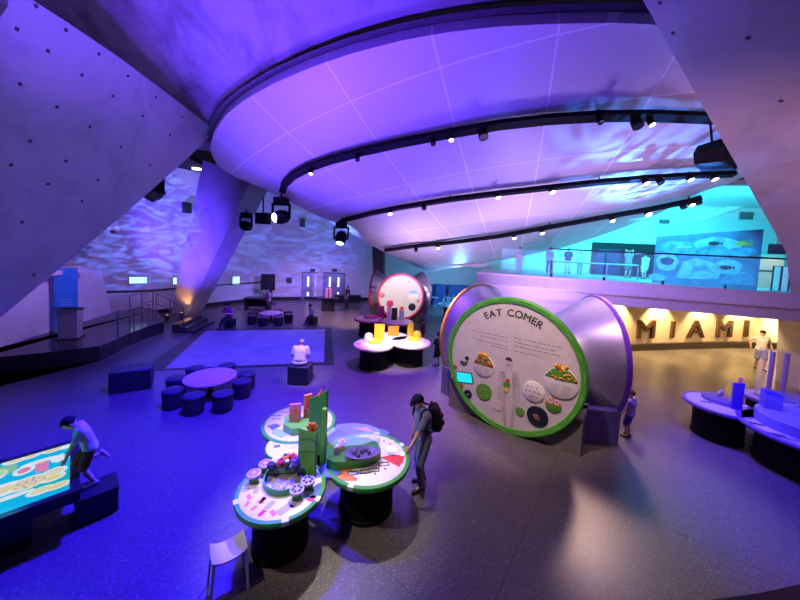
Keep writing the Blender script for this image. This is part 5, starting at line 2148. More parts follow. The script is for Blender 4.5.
p = (G(110, 396.5) + G(137, 391) + G(150, 383)) / 3
cube_seat('dark box bench standing alone left of the stools', (p.x - .12, p.y + .12, 0), 0.55, .88, .55, .58)
p = G(300.5, 385)
cube_seat('black cube seat under the seated reader in white', (p.x - .08, p.y + .22, 0), -0.05, .62, .50, .56, BLACK, DARK)
lp_ = Vector((p.x - .10, p.y + .16, 0))
person('person seen from behind in a cream shirt sitting on the black cube', (lp_.x, lp_.y, 0), 0.08, 1.42, SKIN2, cloth('cream_shirt', (0.75, 0.66, 0.55)), cloth('dark_trousers', (0.04, 0.04, 0.05)),
       hair=cloth('fair_hair', (0.55, 0.42, 0.32)), hip=(0, .0, .455), lean=.36, nod=.4, lh=(-.16, .20, .50), rh=(.16, .20, .50), lf=(-.07, .32, .05), rf=(.07, .32, .05), kl=(0, .3, 1), kr=(0, .3, 1), fat=1.4)

# white stool, front left
p = G(228, 587)
ws = thing('white_stool', 'small white plastic stool with splayed legs at the front left of the floor', 'stool', (p.x, p.y, 0), math.radians(36))
ws.scale = (.88, .88, 1.0)
WP = mat('white_plastic', (0.66, 0.60, 0.62), 0.4)
t = MB()
n, m_ = 10, 8
vs, fs = [], []
for lay in (0, -.022):
    for j in range(m_ + 1):
        for i in range(n + 1):
            x_, y_ = -.21 + .42 * i / n, -.17 + .34 * j / m_
            u_ = abs(i / n * 2 - 1)
            vs.append((x_ * (1 + .04 * (1 - abs(j / m_ * 2 - 1))), y_, .47 + .055 * u_ ** 2.5 + lay + .012 * (j / m_ * 2 - 1) ** 2))
N_ = (n + 1) * (m_ + 1)
for j in range(m_):
    for i in range(n):
        a = j * (n + 1) + i
        fs.append([a, a + 1, a + n + 2, a + n + 1])
        fs.append([N_ + a, N_ + a + n + 1, N_ + a + n + 2, N_ + a + 1])
bd = [i for i in range(n + 1)] + [j * (n + 1) + n for j in range(1, m_ + 1)] + [m_ * (n + 1) + i for i in range(n - 1, -1, -1)] + [j * (n + 1) for j in range(m_ - 1, 0, -1)]
for a, c in zip(bd, bd[1:] + bd[:1]):
    fs.append([a, a + N_, c + N_, c])
t.add(vs, fs)
t.build('seat', WP, ws, 60)
for sx_ in (-1, 1):
    for sy_ in (-1, 1):
        t = MB()
        t.cyl((sx_ * .185, sy_ * .145, .495), (sx_ * .225, sy_ * .185, 0.0), .021, .015, 12)
        t.build('leg', WP, ws, 50)

# ------------------------------------------------------------------ glowing game table, kneeling child, dark stool
zt_ = .66
q1, q2_, q3_, q4_ = G(80, 489.5, zt_), G(79, 438, zt_), G(-70, 476, zt_), G(-70, 527, zt_)
vN = (q2_ - q1)
lw = vN.length
axy = vN.normalized()
axx = Vector((axy.y, -axy.x, 0))           # away from the table, to the right
Lt = 2.35
tbl_c = q1 + axy * lw / 2 - axx * Lt / 2
gt2 = thing('game_table', 'black framed table with glowing turquoise food game screen', 'table', (tbl_c.x, tbl_c.y, 0), math.atan2(axx.y, axx.x))
t = MB()
ow, oh, iw = Lt / 2, lw / 2, .10
t.add([(-ow, -oh, zt_), (ow, -oh, zt_), (ow, oh, zt_), (-ow, oh, zt_), (-ow + iw, -oh + iw, zt_), (ow - iw, -oh + iw, zt_), (ow - iw, oh - iw, zt_), (-ow + iw, oh - iw, zt_),
       (-ow, -oh, zt_ - .16), (ow, -oh, zt_ - .16), (ow, oh, zt_ - .16), (-ow, oh, zt_ - .16), (-ow + iw, -oh + iw, zt_ - .02), (ow - iw, -oh + iw, zt_ - .02), (ow - iw, oh - iw, zt_ - .02), (-ow + iw, oh - iw, zt_ - .02)],
      [[0, 1, 5, 4], [1, 2, 6, 5], [2, 3, 7, 6], [3, 0, 4, 7], [8, 9, 1, 0], [9, 10, 2, 1], [10, 11, 3, 2], [11, 8, 0, 3], [11, 10, 9, 8], [4, 5, 13, 12], [5, 6, 14, 13], [6, 7, 15, 14], [7, 4, 12, 15]])
t.build('frame', mat('black_lacquer', (0.015, 0.014, 0.018), 0.3), gt2)
t = MB()
t.box((-.1, 0, (zt_ - .16) / 2), (Lt - .7, lw - .45, zt_ - .16))
t.build('base', BLACK, gt2)
t = MB()
t.slab([(-ow + iw, -oh + iw, zt_ - .018), (ow - iw, -oh + iw, zt_ - .018), (ow - iw, oh - iw, zt_ - .018), (-ow + iw, oh - iw, zt_ - .018)], (0, 0, .012))
gs = t.build('screen', mat('turquoise_game_screen', (0, .03, .03), .3, emit=(0.0, 0.42, 0.50), estr=1.0), gt2)


def em(name, c, s=.85):
    return mat(name, (.02, .02, .02), .4, emit=c, estr=s)


SW, SY, SR, SG, SK = em('screen_white', (.75, .85, .78)), em('screen_yellow', (.75, .68, .25)), em('screen_red', (.75, .22, .25)), em('screen_green', (.25, .55, .16)), em('screen_dark', (.08, .10, .08))
inv = Matrix.Rotation(-math.atan2(axx.y, axx.x), 3, 'Z')


def SP(px, py):
    p = inv @ (G(px, py, zt_) - tbl_c)
    return p.x, p.y


def clip(pts):
    return [(min(max(x_, -ow + iw + .004), ow - iw - .004), min(max(y_, -oh + iw + .004), oh - iw - .004)) for x_, y_ in pts]


lay = {}


def shape(m, pts, h=0):
    lay.setdefault((m.name, h), (m, []))[1].append(clip(pts))


def oval(px, py, rx_, ry_, m, m2=None, k=.7):
    c = SP(px, py)
    shape(m, blob(c[0], c[1], rx_, ry_, 22))
    if m2:
        shape(m2, blob(c[0], c[1], rx_ * k, ry_ * k, 20), 1)


oval(53, 449, .13, .10, SW, SY, .75)
oval(67, 445, .13, .11, SW)
oval(31, 455, .12, .10, SW, SY, .6)
oval(15, 460, .13, .10, SW, SY, .6)
oval(40, 461, .20, .06, SW)
oval(62, 457, .12, .12, SW)
oval(55, 471, .13, .11, SW, SY, .7)
oval(53, 477, .13, .10, SW, SY, .6)
oval(29, 482, .21, .16, SW, SY, .82)
oval(58, 485, .14, .08, SW, SY, .75)
oval(41, 490, .14, .09, SW, SY, .7)
oval(2, 490, .22, .16, SW, SY, .5)
oval(24, 470, .11, .12, SW, SR, .6)
oval(12, 496, .2, .05, SW)
oval(-20, 480, .25, .2, SW, SG, .7)
oval(-30, 500, .2, .14, SW, SY, .7)
shape(SR, [SP(37, 462), SP(49, 459), SP(48, 470), SP(35, 473)])
shape(SG, [SP(-6, 469), SP(17, 463), SP(17, 470), SP(-6, 478)])
for k in range(16):
    a = k * 2.4
    rr_ = .03 + .009 * k
    c = SP(29, 482)
    shape(SK if k % 2 else SR, blob(c[0] + rr_ * 1.0 * math.cos(a), c[1] + rr_ * .7 * math.sin(a), .014, .011, 8), 2)
for (mn, h), (m, polys) in lay.items():
    t = MB()
    for q in polys:
        ar = sum(q[i][0] * q[(i + 1) % len(q)][1] - q[(i + 1) % len(q)][0] * q[i][1] for i in range(len(q)))
        t.prism(q if ar > 0 else q[::-1], zt_ - .006 + .0012 * h, zt_ - .0052 + .0012 * h)
    t.build('screen_pictures', m, gs)
point('game_screen_glow', (tbl_c.x + .6, tbl_c.y, zt_ + .35), (0.1, .85, .9), 6, .3)

# child kneeling with one leg on the table's edge
kp = G(94, 482, .41)
krz = math.atan2(-axx.y, -axx.x) - PI / 2
kid, J = person('child in pale grey t-shirt and maroon shorts kneeling on the glowing game table', (kp.x, kp.y, .405), krz, 1.20, SKIN, cloth('pale_grey_tee', (0.50, 0.50, 0.58)), cloth('maroon_shorts', (0.14, 0.035, 0.035)),
                shoes=cloth('pale_shoe', (0.55, 0.5, 0.55)), hip=(0, .03, .50), lean=.30, nod=.75, lh=(-.10, .26, .42), rh=(.11, .23, .40), lp=(-.6, -.6, .2), rp=(.6, -.6, .2),
                lf=(-.05, .0, .045), rf=(.08, -.07, .315), kl=(0, 1, .0), kr=(0, 1, -1), rfd=(.1, -.45, -.85), shorts=True, hs=1.22, fine=True)
# dark stool the child stands on
cube_seat('black cube stool beside the glowing game table, under the kneeling child', (kp.x + .10, kp.y - .06, 0), krz, .42, .46, .40, BLACK, BLACK)

# ------------------------------------------------------------------ other people on the floor
p = G(628, 437)
person('small child in lilac t-shirt and blue shorts beside the violet rimmed cone', (p.x, p.y, 0), 0.6, 1.12, SKIN, cloth('lilac_tee', (0.42, 0.28, 0.55)), cloth('blue_shorts', (0.06, 0.06, 0.40)), hair=cloth('brown_hair', (0.10, 0.05, 0.04)),
       shorts=True, hs=1.28, lh=(-.14, .1, .5), rh=(.18, .12, .62), nod=.1)
p = G(760, 369)
mr_, J = person('man in dark cap, cream t-shirt and blue shorts leaning by the niche', (p.x, p.y, 0), PI * .82, 1.62, SKIN, cloth('cream_tee', (0.70, 0.68, 0.72)), cloth('slate_shorts', (0.20, 0.22, 0.42)), hair=HAIRB, shorts=True,
       lean=-.05, lh=(-.17, -.02, .55), rh=(.19, -.06, .55), lf=(-.03, .10, .045), rf=(.08, -.05, .045), hip=(.02, 0, .51), fat=.88)
cap_hat(mr_, J, cloth('black_cap', (0.015, 0.015, 0.02)))
p = G(437, 366)
person('small child in dark t-shirt standing left of the cone kiosk', (p.x, p.y, 0), -2.6 + PI, 1.22, SKIN2, cloth('black_tee', (0.015, 0.017, 0.025)), cloth('black_shorts', (0.02, 0.02, 0.03)), shorts=True, hs=1.2, lh=(-.16, .14, .62), rh=(.14, .1, .48))
p = G(422, 346)
person('child in brown top looking down at the yellow table', (p.x, p.y, 0), 1.3, 1.20, SKIN2, cloth('brown_tee', (0.10, 0.05, 0.05)), cloth('grey_shorts', (0.06, 0.06, 0.09)), shorts=True, hs=1.2, lh=(-.08, .2, .58), rh=(.08, .2, .58), nod=.5)
# seated children by the mat
def seat_child(px, py, label, shirt, rz, seat_label, hgt=1.25, skin=SKIN, arm=None):
    p = G(px, py)
    o = cube_seat(seat_label, (p.x, p.y, 0), rz + .1, .42, .42, .40)
    person(label, (p.x, p.y, 0), rz, hgt, skin, shirt, cloth('dark_trousers', (0.04, 0.04, 0.05)), hip=(0, 0, .40 / hgt + .062), lean=.25, nod=.3, hs=1.2, lh=(-.12, .24, .5), rh=arm or (.12, .24, .5),
           lf=(-.07, .32, .05), rf=(.07, .32, .05), kl=(0, .3, 1), kr=(0, .3, 1), fat=1.15)


seat_child(229.5, 327, 'person in a magenta top sitting beside the far edge of the pale mat', cloth('magenta_top', (0.42, 0.05, 0.32)), 2.9, 'dark cube seat under the person in the magenta top', 1.5)
seat_child(312, 324, 'child in white top sitting beyond the mat, one arm raised', cloth('white_top', (0.8, 0.7, 0.7)), 2.6, 'dark cube seat under the child in the white top', 1.25, SKIN, (.12, .10, 1.02))
# people by the back wall
p = G(268, 314)
person('person in a pale top standing by the black display board near the back wall', (p.x, p.y, 0), 2.7, 1.50, SKIN2, cloth('mauve_top', (0.30, 0.22, 0.34)), cloth('dark_trousers', (0.04, 0.04, 0.05)), lh=(-.14, .12, .5))
p = G(347, 309)
person('person in dark clothes standing right of the grey doors', (p.x, p.y, 0), 2.4, 1.55, SKIN, cloth('dark_top', (0.03, 0.02, 0.03)), cloth('dark_trousers', (0.04, 0.04, 0.05)), lh=(-.2, .18, .55))
# black display board on stand
p = G(267.5, 304)
o = thing('display_board', 'tall black display board standing near the back wall', 'display board', (p.x, p.y, 0), .25)
zt2, zb2_ = zat(268, 274, p), zat(268, 290, p)
t = MB()
t.box((0, 0, (zt2 + zb2_) / 2), (.9, .08, zt2 - zb2_), bev=.01)
t.build('board', BLACK, o)
t = MB()
t.box((.12, .04, zb2_ / 2), (.34, .08, zb2_))
t.build('stand', DARK, o)
t = MB()
t.box((.12, 0, .02), (.8, .5, .04))
t.build('base', DARK, o)
# dark desk left of it, small table right of doors
p = G(258, 310)
o = thing('dark_desk', 'dark desk in front of the display board near the back wall', 'desk', (p.x, p.y, 0), .1)
t = MB()
t.box((0, 0, .74), (1.5, .7, .05), bev=.01)
t.build('desktop', DARK, o)
for s in (-1, 1):
    t = MB()
    t.box((s * .68, 0, .36), (.05, .62, .715))
    t.build('side_panel', DARK, o)
t = MB()
t.box((0, .28, .42), (1.3, .03, .55))
t.build('modesty_panel', DARK, o)
p = G(328, 310.5)
o = thing('display_plinth', 'black plinth with lit pink display in front of the doors', 'plinth', (p.x, p.y, 0), .1)
t = MB()
t.box((0, 0, .40), (.75, .6, .8), bev=.015)
t.build('plinth', BLACK, o)
t = MB()
t.box((0, 0, .82), (1.3, .7, .04), bev=.01)
t.build('top', DARK, o)
t = MB()
t.box((0, .05, 1.14), (.36, .26, .60), bev=.01)
t.build('display_box', mat('lit_pink_box', (0.5, 0.25, 0.4), 0.4, emit=(0.8, 0.3, 0.5), estr=.35), o)
t = MB()
t.box((0, -.09, 1.14), (.07, .03, .58))
t.build('red_strip', REDP, o)
p = G(349, 300.5)
o = thing('dark_counter', 'low dark counter by the wall right of the doors', 'counter', (p.x, p.y - .75, 0), .2)
t = MB()
t.box((0, 0, .25), (1.9, .5, .5), bev=.01)
t.build('body', BLACK, o)
t = MB()
t.box((0, 0, .52), (2.0, .6, .04), bev=.01)
t.build('top', DARK, o)
# blue high-backed chairs in the turquoise lounge
CH = mat('deep_blue_upholstery', (0.02, 0.07, 0.28), 0.6)
chs = [((427, 304), 'deep blue high-backed lounge chair, first from the rear kiosk'), ((440, 304), 'deep blue high-backed lounge chair, second from the rear kiosk'), ((453.5, 304.5), 'deep blue high-backed lounge chair, third from the rear kiosk'), ((465, 305), 'deep blue high-backed lounge chair closest to the grey fascia wall')]
fch = None
for (px, py), lb in chs:
    p = G(px, py)
    if fch is None:
        fch = thing('lounge_chair', lb, 'chair', (p.x, p.y, 0), 0, 'blue lounge chairs')
        t = MB()
        t.box((0, 0, .25), (.80, .7, .5), bev=.04)
        t.build('seat', CH, fch, 40)
        t = MB()
        t.box((0, .32, .78), (.86, .16, 1.5), bev=.06)
        t.build('backrest', CH, fch, 40)
        for s in (-1, 1):
            t = MB()
            t.box((s * .41, .02, .42), (.10, .66, .75), bev=.03)
            t.build('armrest', CH, fch, 40)
    else:
        dup(fch, (p.x, p.y, 0), 0, lb)
# pale turquoise tables between the chairs
fst = None
for (px, py), lb in (((434.5, 306), 'small turquoise side table between the first two blue chairs'), ((448, 306), 'small turquoise side table between the second and third blue chair')):
    p = G(px, py)
    if fst is None:
        fst = thing('side_table', lb, 'table', (p.x, p.y, 0), 0, 'turquoise side tables')
        t = MB()
        t.lathe([(.28, .62), (.3, .64), (.3, .67)], (0, 0, 0), 24)
        t.build('tabletop', mat('turquoise_top', (0.2, 0.5, 0.6), 0.4), fst, 40)
        t = MB()
        t.lathe([(.2, 0), (.2, .03), (.04, .05), (.04, .62)], (0, 0, 0), 20)
        t.build('pedestal', mat('turquoise_top', (0.2, 0.5, 0.6), 0.4), fst, 40)
    else:
        dup(fst, (p.x, p.y, 0), 0, lb)
p = G(448, 317)
lt_ = thing('exhibit_table', 'turquoise lit table with clear bottles in the far lounge', 'table', (p.x, p.y, 0))
lobe_parts(lt_, (0, 0), .75, mat('turquoise_table_top', (0.35, 0.6, 0.68), 0.4), mat('turquoise_top', (0.2, 0.5, 0.6), 0.4), .4)
for k, (a, c, lb) in enumerate(((-.3, .1, 'left'), (.0, .2, 'middle'), (.3, .05, 'right'))):
    o = thing('display_bottle', 'clear turquoise bottle, the %s one on the far lounge table' % lb, 'bottle', (p.x + a, p.y + c, .804), 0, 'bottles on the far lounge table')
    t = MB()
    t.lathe([(.10, 0), (.11, .02), (.11, .3), (.04, .42), (.04, .55)], (0, 0, 0), 16)
    t.build('glass', mat('turquoise_glass', (0.3, 0.7, 0.8), 0.15), o, 50)
    t = MB()
    t.lathe([(.045, .55), (.045, .6)], (0, 0, 0), 14)
    t.build('stopper', STEEL if k != 1 else ORANGE, o, 50)
p = G(456, 323)
person('child in a pink top behind the golden rimmed cone at the lounge table', (p.x - .1, p.y, 0), 0.3, 1.2, SKIN, cloth('pink_top', (0.6, 0.35, 0.4)), cloth('dark_trousers', (0.04, 0.04, 0.05)), hs=1.2, lh=(-.1, .2, .55), rh=(.1, .2, .55))
# ------------------------------------------------------------------ mezzanine fittings
def mz(px, py):
    return G(px, py, MZ)


def FASC(px):
    """plan point on the fascia line"""
    d = ray(px, 270)
    a, c = FA, FB2
    det = d.x * (c.y - a.y) - d.y * (c.x - a.x)
    s = (a.x * d.y - a.y * d.x) / det
    return a + (c - a) * s


# glass balustrade along the edge
bal = thing('glass_balustrade', 'glass balustrade with dark handrail along the mezzanine edge', 'balustrade', (FA.x, FA.y, 3.42))
e0, e1 = FASC(520), FASC(800)
o0 = Vector((FA.x, FA.y, 0)) + fn * 0.15
GL = acrylic('balustrade_glass', (0.3, 0.8, 0.9), 0.10)
xs = [500, 552, 606, 666, 730, 800]
RAILB = mat('balustrade_rail', (0.10, 0.09, 0.12), 0.25, 0.8)
zt_r = 4.46 - 3.42
for a, c in zip(xs, xs[1:]):
    pa, pb = FASC(a) - o0, FASC(c) - o0
    t = MB()
    d_ = (pb - pa).normalized() * .03
    t.slab([pa + d_ + Vector((0, 0, .03)), pb - d_ + Vector((0, 0, .03)), pb - d_ + Vector((0, 0, zt_r - .06)), pa + d_ + Vector((0, 0, zt_r - .06))], -fn * .015)
    t.build('glass_pane', GL, bal)
for a in xs[1:]:
    pa = FASC(a) - o0
    t = MB()
    t.box((pa.x, pa.y, .06), (.05, .08, .12), math.atan2(fd.y, fd.x))
    t.build('clamp', RAILB, bal)
t = MB()
pa, pb = FASC(548) - o0, FASC(805) - o0
t.tube([pa + Vector((0, 0, zt_r)), pa.lerp(pb, .5) + Vector((0, 0, zt_r)), pb + Vector((0, 0, zt_r))], .028, 10)
t.build('handrail', RAILB, bal, 50)
# inner low steel rail
pr = [mz(552, 278), mz(606, 279), mz(637, 280.5)]
pr = [Vector((p.x, p.y, MZ)) for p in pr]
ir = thing('steel_rail', 'short steel rail with three posts behind the mezzanine glass', 'rail', pr[0])
for p, yt in zip(pr, (262, 263, 264)):
    t = MB()
    t.cyl(p - pr[0], p - pr[0] + Vector((0, 0, zat(580, yt - .2, p) - MZ)), .025, n=10)
    t.build('post', STEEL, ir, 50)
hh = zat(580, 262.6, pr[1]) - MZ
t = MB()
t.tube([p - pr[0] + Vector((0, 0, hh)) for p in pr], .03, 10)
t.build('top_rail', STEEL, ir, 50)
# dark opening / black screen wall
pa, pb = YD(591, 276, 17.2), YD(654, 276, 16.6)
op = thing('black_screen_wall', 'tall black screen wall behind the people on the mezzanine', 'screen', (pa.x, pa.y, MZ))
dd = Vector((pb.x - pa.x, pb.y - pa.y, 0))
hz_ = zat(620, 243, (pa + pb) / 2) - MZ
nb_ = Vector((dd.y, -dd.x, 0)).normalized()
t = MB()
t.slab([Vector((0, 0, 0)), dd, dd + Vector((0, 0, hz_)), Vector((0, 0, hz_))], -nb_ * .2)
t.build('panel', mat('black_felt', (0.01, 0.01, 0.014), 0.8), op)
t = MB()
t.slab([dd * .08 + nb_ * .004, dd * .45 + nb_ * .004, dd * .45 + nb_ * .004 + Vector((0, 0, hz_ * .8)), dd * .08 + nb_ * .004 + Vector((0, 0, hz_ * .8))], -nb_ * .003)
t.build('dim_screen', mat('dim_blue_screen', (0.01, 0.03, 0.08), 0.4), op)
# mural of bubbles and small creatures
ma, mb_ = YD(652, 281, 12.9), YD(757, 288, 10.9)
ma, mb_ = Vector((ma.x, ma.y, MZ)), Vector((mb_.x, mb_.y, MZ))
md = (mb_ - ma)
mn_ = Vector((md.y, -md.x, 0)).normalized()
mz_t0, mz_t1 = zat(655, 236.5, ma), zat(761, 229, mb_)
mu = thing('mural_wall', 'large teal underwater mural panel on the mezzanine', 'mural', ma)
TEAL = mat('dark_teal_mural', (0.02, 0.20, 0.32), 0.6, noise=.35, nscale=2.5)
t = MB()
t.slab([Vector((0, 0, 0)), md, md + Vector((0, 0, mz_t1 - MZ)), Vector((0, 0, mz_t0 - MZ))], -mn_ * .12)
t.build('panel', TEAL, mu)


def mpt(px, py, off=.004):
    p = ONP(px, py, ma + mn_ * off, mn_) - ma
    return p


T1, T2, T3 = mat('mid_teal_print', (0.03, 0.34, 0.48), 0.6, noise=.4, nscale=5), mat('aqua_print', (0.08, 0.52, 0.66), 0.6, noise=.3, nscale=5), mat('ink_blue_print', (0.01, 0.05, 0.12), 0.6)


def mblob(px, py, rx_, ry_, m, name, off=.004):
    c = mpt(px, py, off)
    u_ = md.normalized()
    t = MB()
    t.slab([c + u_ * rx_ * math.cos(2 * PI * i / 28) * (1 + .06 * math.sin(5 * 2 * PI * i / 28)) + Vector((0, 0, ry_ * math.sin(2 * PI * i / 28))) for i in range(28)], mn_ * .003)
    return t.build(name, m, mu)


def mpoly(pts, m, name, off=.004):
    t = MB()
    t.slab([mpt(x_, y_, off) for x_, y_ in pts], mn_ * .003)
    return t.build(name, m, mu)


mblob(672, 247, .40, .22, T1, 'print_cloud')
mblob(683, 248, .5, .26, T1, 'print_cloud', .008)
mblob(667, 262, .34, .36, T2, 'print_bubble', .012)
mblob(667, 261, .22, .16, T3, 'print_creature', .016)
mblob(717, 246, .62, .34, T2, 'print_bubble', .008)
mblob(714, 252, .4, .28, T1, 'print_cloud', .012)
mpoly([(676, 278), (683, 262), (696, 258), (712, 262), (722, 270), (718, 279), (700, 279)], T2, 'print_reef', .008)
mpoly([(690, 276), (694, 266), (706, 266), (716, 274), (714, 279)], T1, 'print_reef', .012)
mblob(728, 267, .36, .28, T2, 'print_bubble', .016)
mblob(742, 252, .38, .16, T1, 'print_cloud', .008)
mblob(657, 277, .28, .14, T2, 'print_bubble', .012)
mblob(703, 275, .3, .16, T2, 'print_bubble', .016)
mpoly([(718, 283), (728, 274), (745, 272), (756, 279), (757, 286)], T1, 'print_reef', .008)
# printed fish in rings
DK = mat('dark_fish_print', (0.01, 0.02, 0.03), 0.6)
for (px, py, m, lb) in ((714, 243.5, DK, 'fish'), (725.5, 267.5, DK, 'fish'), (742, 243.5, mat('lime_print', (0.20, 0.45, 0.05), 0.6), 'plant')):
    u_ = md.normalized()
    c = mpt(px, py, .024)
    t = MB()
    t.slab([c + u_ * .16 * math.cos(2 * PI * i / 20) + Vector((0, 0, .085 * math.sin(2 * PI * i / 20) * (1 + .3 * math.sin(3 * i)))) for i in range(20)], mn_ * .003)
    t.slab([c + u_ * .15, c + u_ * .25 + Vector((0, 0, .09)), c + u_ * .22, c + u_ * .25 - Vector((0, 0, .09))], mn_ * .003)
    t.build('print_' + lb, m, mu)
    Mm = Matrix((u_, Vector((0, 0, 1)), mn_)).transposed()
    t = MB()
    c2 = mpt(px + 6.5, py - .5, .024)
    t.ring([(.095, 0), (.11, 0), (.11, .003), (.095, .003)], c2, 24, Mm)
    t.build('print_ring', m if lb == 'plant' else T2, mu)
t = MB()
for k in range(7):
    c = mpt(677 + k * 2.1, 247.5 - k * .05, .02)
    t.slab([c, c + md.normalized() * .06, c + md.normalized() * .06 + Vector((0, 0, .03)), c + Vector((0, 0, .03))], mn_ * .003)
t.build('small_print', mat('pale_aqua_print', (0.4, 0.8, 0.85), 0.6), mu)
# counter, white panel stand, gate at the mural's right end
p = mz(754, 286)
o = thing('reception_counter', 'dark counter at the right end of the mural', 'counter', (p.x - .1, p.y - .25, MZ), math.atan2(md.y, md.x))
t = MB()
t.box((0, 0, .32), (1.15, .5, .64), bev=.015)
t.build('body', mat('dark_slate', (0.03, 0.05, 0.07), 0.5), o)
t = MB()
t.box((.2, .0, .86), (.7, .45, .42), bev=.015)
t.build('upper_shelf', mat('dark_slate', (0.03, 0.05, 0.07), 0.5), o)
p = mz(763, 290)
o = thing('poster_stand', 'pair of white upright panels in front of the dark counter', 'stand', (p.x - .05, p.y - .55, MZ), math.atan2(md.y, md.x))
t = MB()
t.box((0, 0, .02), (.5, .3, .04))
t.build('base', STEEL, o)
for s in (-1, 1):
    t = MB()
    t.box((s * .10, 0, .48), (.14, .04, .88), bev=.008)
    t.build('white_panel', mat('bright_white_panel', (0.85, 0.88, 0.88), 0.4), o)
t = MB()
t.box((0, .03, .48), (.44, .02, .92))
t.build('back_plate', DARK, o)
p = YD(777, 249, 11.0)
o = thing('wall_monitor', 'dark monitor hanging right of the mural', 'monitor', p, math.atan2(md.y, md.x))
t = MB()
t.box((0, 0, 0), (.42, .05, .36), bev=.01)
t.build('housing', DARK, o)
t = MB()
t.box((0, -.028, 0), (.38, .004, .32))
t.build('screen', mat('dim_blue_screen', (0.01, 0.03, 0.08), 0.4), o)
t = MB()
t.box((0, .05, .35), (.04, .04, .5))
t.build('bracket', STEEL, o)
p = mz(779, 290)
o = thing('warm_door_panel', 'bronze lit panel beside the right pier on the mezzanine', 'panel', (p.x + .2, p.y + .6, MZ), -.5)
t = MB()
t.box((0, 0, .7), (.8, .08, 1.4))
t.build('panel', mat('bronze_panel', (0.5, 0.42, 0.36), 0.4), o)
t = MB()
t.box((0, -.05, .72), (.82, .03, .05))
t.build('push_bar', DARK, o)
spot('mezzanine_warm', (p.x - .1, p.y - .3, MZ + 1.7), (p.x + .2, p.y + .6, MZ + .5), WARM, 60, 60, .6, .05)
# vents and sign on the sloping turquoise wall
for (x0, x1, y0, y1, lb, nm_, cat) in ((741, 751, 212, 219.5, 'dark square vent grille high on the turquoise wall', 'vent_grille', 'vent'), (661, 668, 219.5, 223.5, 'small dark sign box high on the turquoise wall', 'sign_box', 'sign')):
    q = Vector((1.0, 19.5, 0)), Vector((20, 15.6, 0))
    nw = Vector((q[1].y - q[0].y, -(q[1].x - q[0].x), 0)).normalized()
    c = ONP((x0 + x1) / 2, (y0 + y1) / 2, q[0] + nw * .06, nw)
    k = (c.y / 310)
    o = thing(nm_, lb, cat, c, math.atan2((q[1] - q[0]).y, (q[1] - q[0]).x))
    t = MB()
    t.box((0, 0, 0), ((x1 - x0) * k * 1.2, .06, (y1 - y0) * k), bev=.01)
    t.build('frame', DARK if nm_ == 'sign_box' else mat('grey_vent', (0.25, 0.25, 0.27), 0.5), o)
    t = MB()
    for j in range(6):
        t.box((0, -.035, (y1 - y0) * k * (-.38 + .15 * j)), ((x1 - x0) * k * 1.05, .02, (y1 - y0) * k * .06))
    t.build('grille' if nm_ == 'vent_grille' else 'lettering', DARK if nm_ == 'vent_grille' else STEEL, o)
# bulkhead wedge: sloping soffit over the mezzanine
b = MB()
b.slab([YD(600, 252, 18.3), YD(770, 196, 15.9), YD(770, 190, 15.9), YD(600, 248, 18.3)], (0, -.5, 0))
struct(b.build('trim_4', MW))
# people up there
for (px, py, hgt, sh, tr, lb, kw) in (
    (627, 277.5, 1.42, cloth('grey_blue_tee', (0.2, 0.25, 0.3)), cloth('teal_shorts', (0.05, 0.14, 0.18)), 'person on the mezzanine raising both hands to the face, before the black screen', dict(lh=(-.06, .10, .86), rh=(.06, .10, .86), shorts=True)),
    (644, 279, 1.25, cloth('pale_tee', (0.5, 0.5, 0.5)), cloth('white_skirt', (0.6, 0.6, 0.6)), 'person in pale clothes on the mezzanine at the left end of the mural', dict(shorts=True, fat=1.3)),
    (567, 273.5, 1.40, cloth('black_top', (0.02, 0.02, 0.03)), cloth('pale_trousers', (0.6, 0.6, 0.6)), 'person in black top and pale trousers behind the steel rail on the mezzanine', dict()),
    (548.5, 273.5, 1.35, cloth('white_tee', (0.6, 0.6, 0.6)), cloth('grey_trousers', (0.2, 0.2, 0.2)), 'person in a white top at the left end of the steel rail on the mezzanine', dict()),
    (518.5, 274, 1.25, cloth('white_tee', (0.6, 0.6, 0.6)), cloth('white_trousers', (0.6, 0.6, 0.6)), 'pale figure at the narrow left end of the mezzanine', dict()),
    (579, 274, 1.2, cloth('sky_tee', (0.3, 0.55, 0.65)), cloth('blue_trousers', (0.1, 0.25, 0.35)), 'person in light blue on the mezzanine left of the black screen', dict(fat=1.2))):
    p = mz(px, py)
    person(lb, (p.x, p.y, MZ), 2.9 if px != 644 else 0.2, hgt, SKIN, sh, tr, group=None, **kw)
# dark cabinet behind them
p = mz(585, 271)
o = thing('dark_cabinet', 'small dark cabinet left of the black screen on the mezzanine', 'cabinet', (p.x, p.y + .6, MZ), -.2)
t = MB()
t.box((0, 0, .55), (.5, .4, 1.1), bev=.02)
t.build('body', mat('dark_slate', (0.03, 0.05, 0.07), 0.5), o)
t = MB()
t.box((0, -.21, .6), (.4, .02, .8))
t.build('door', DARK, o)

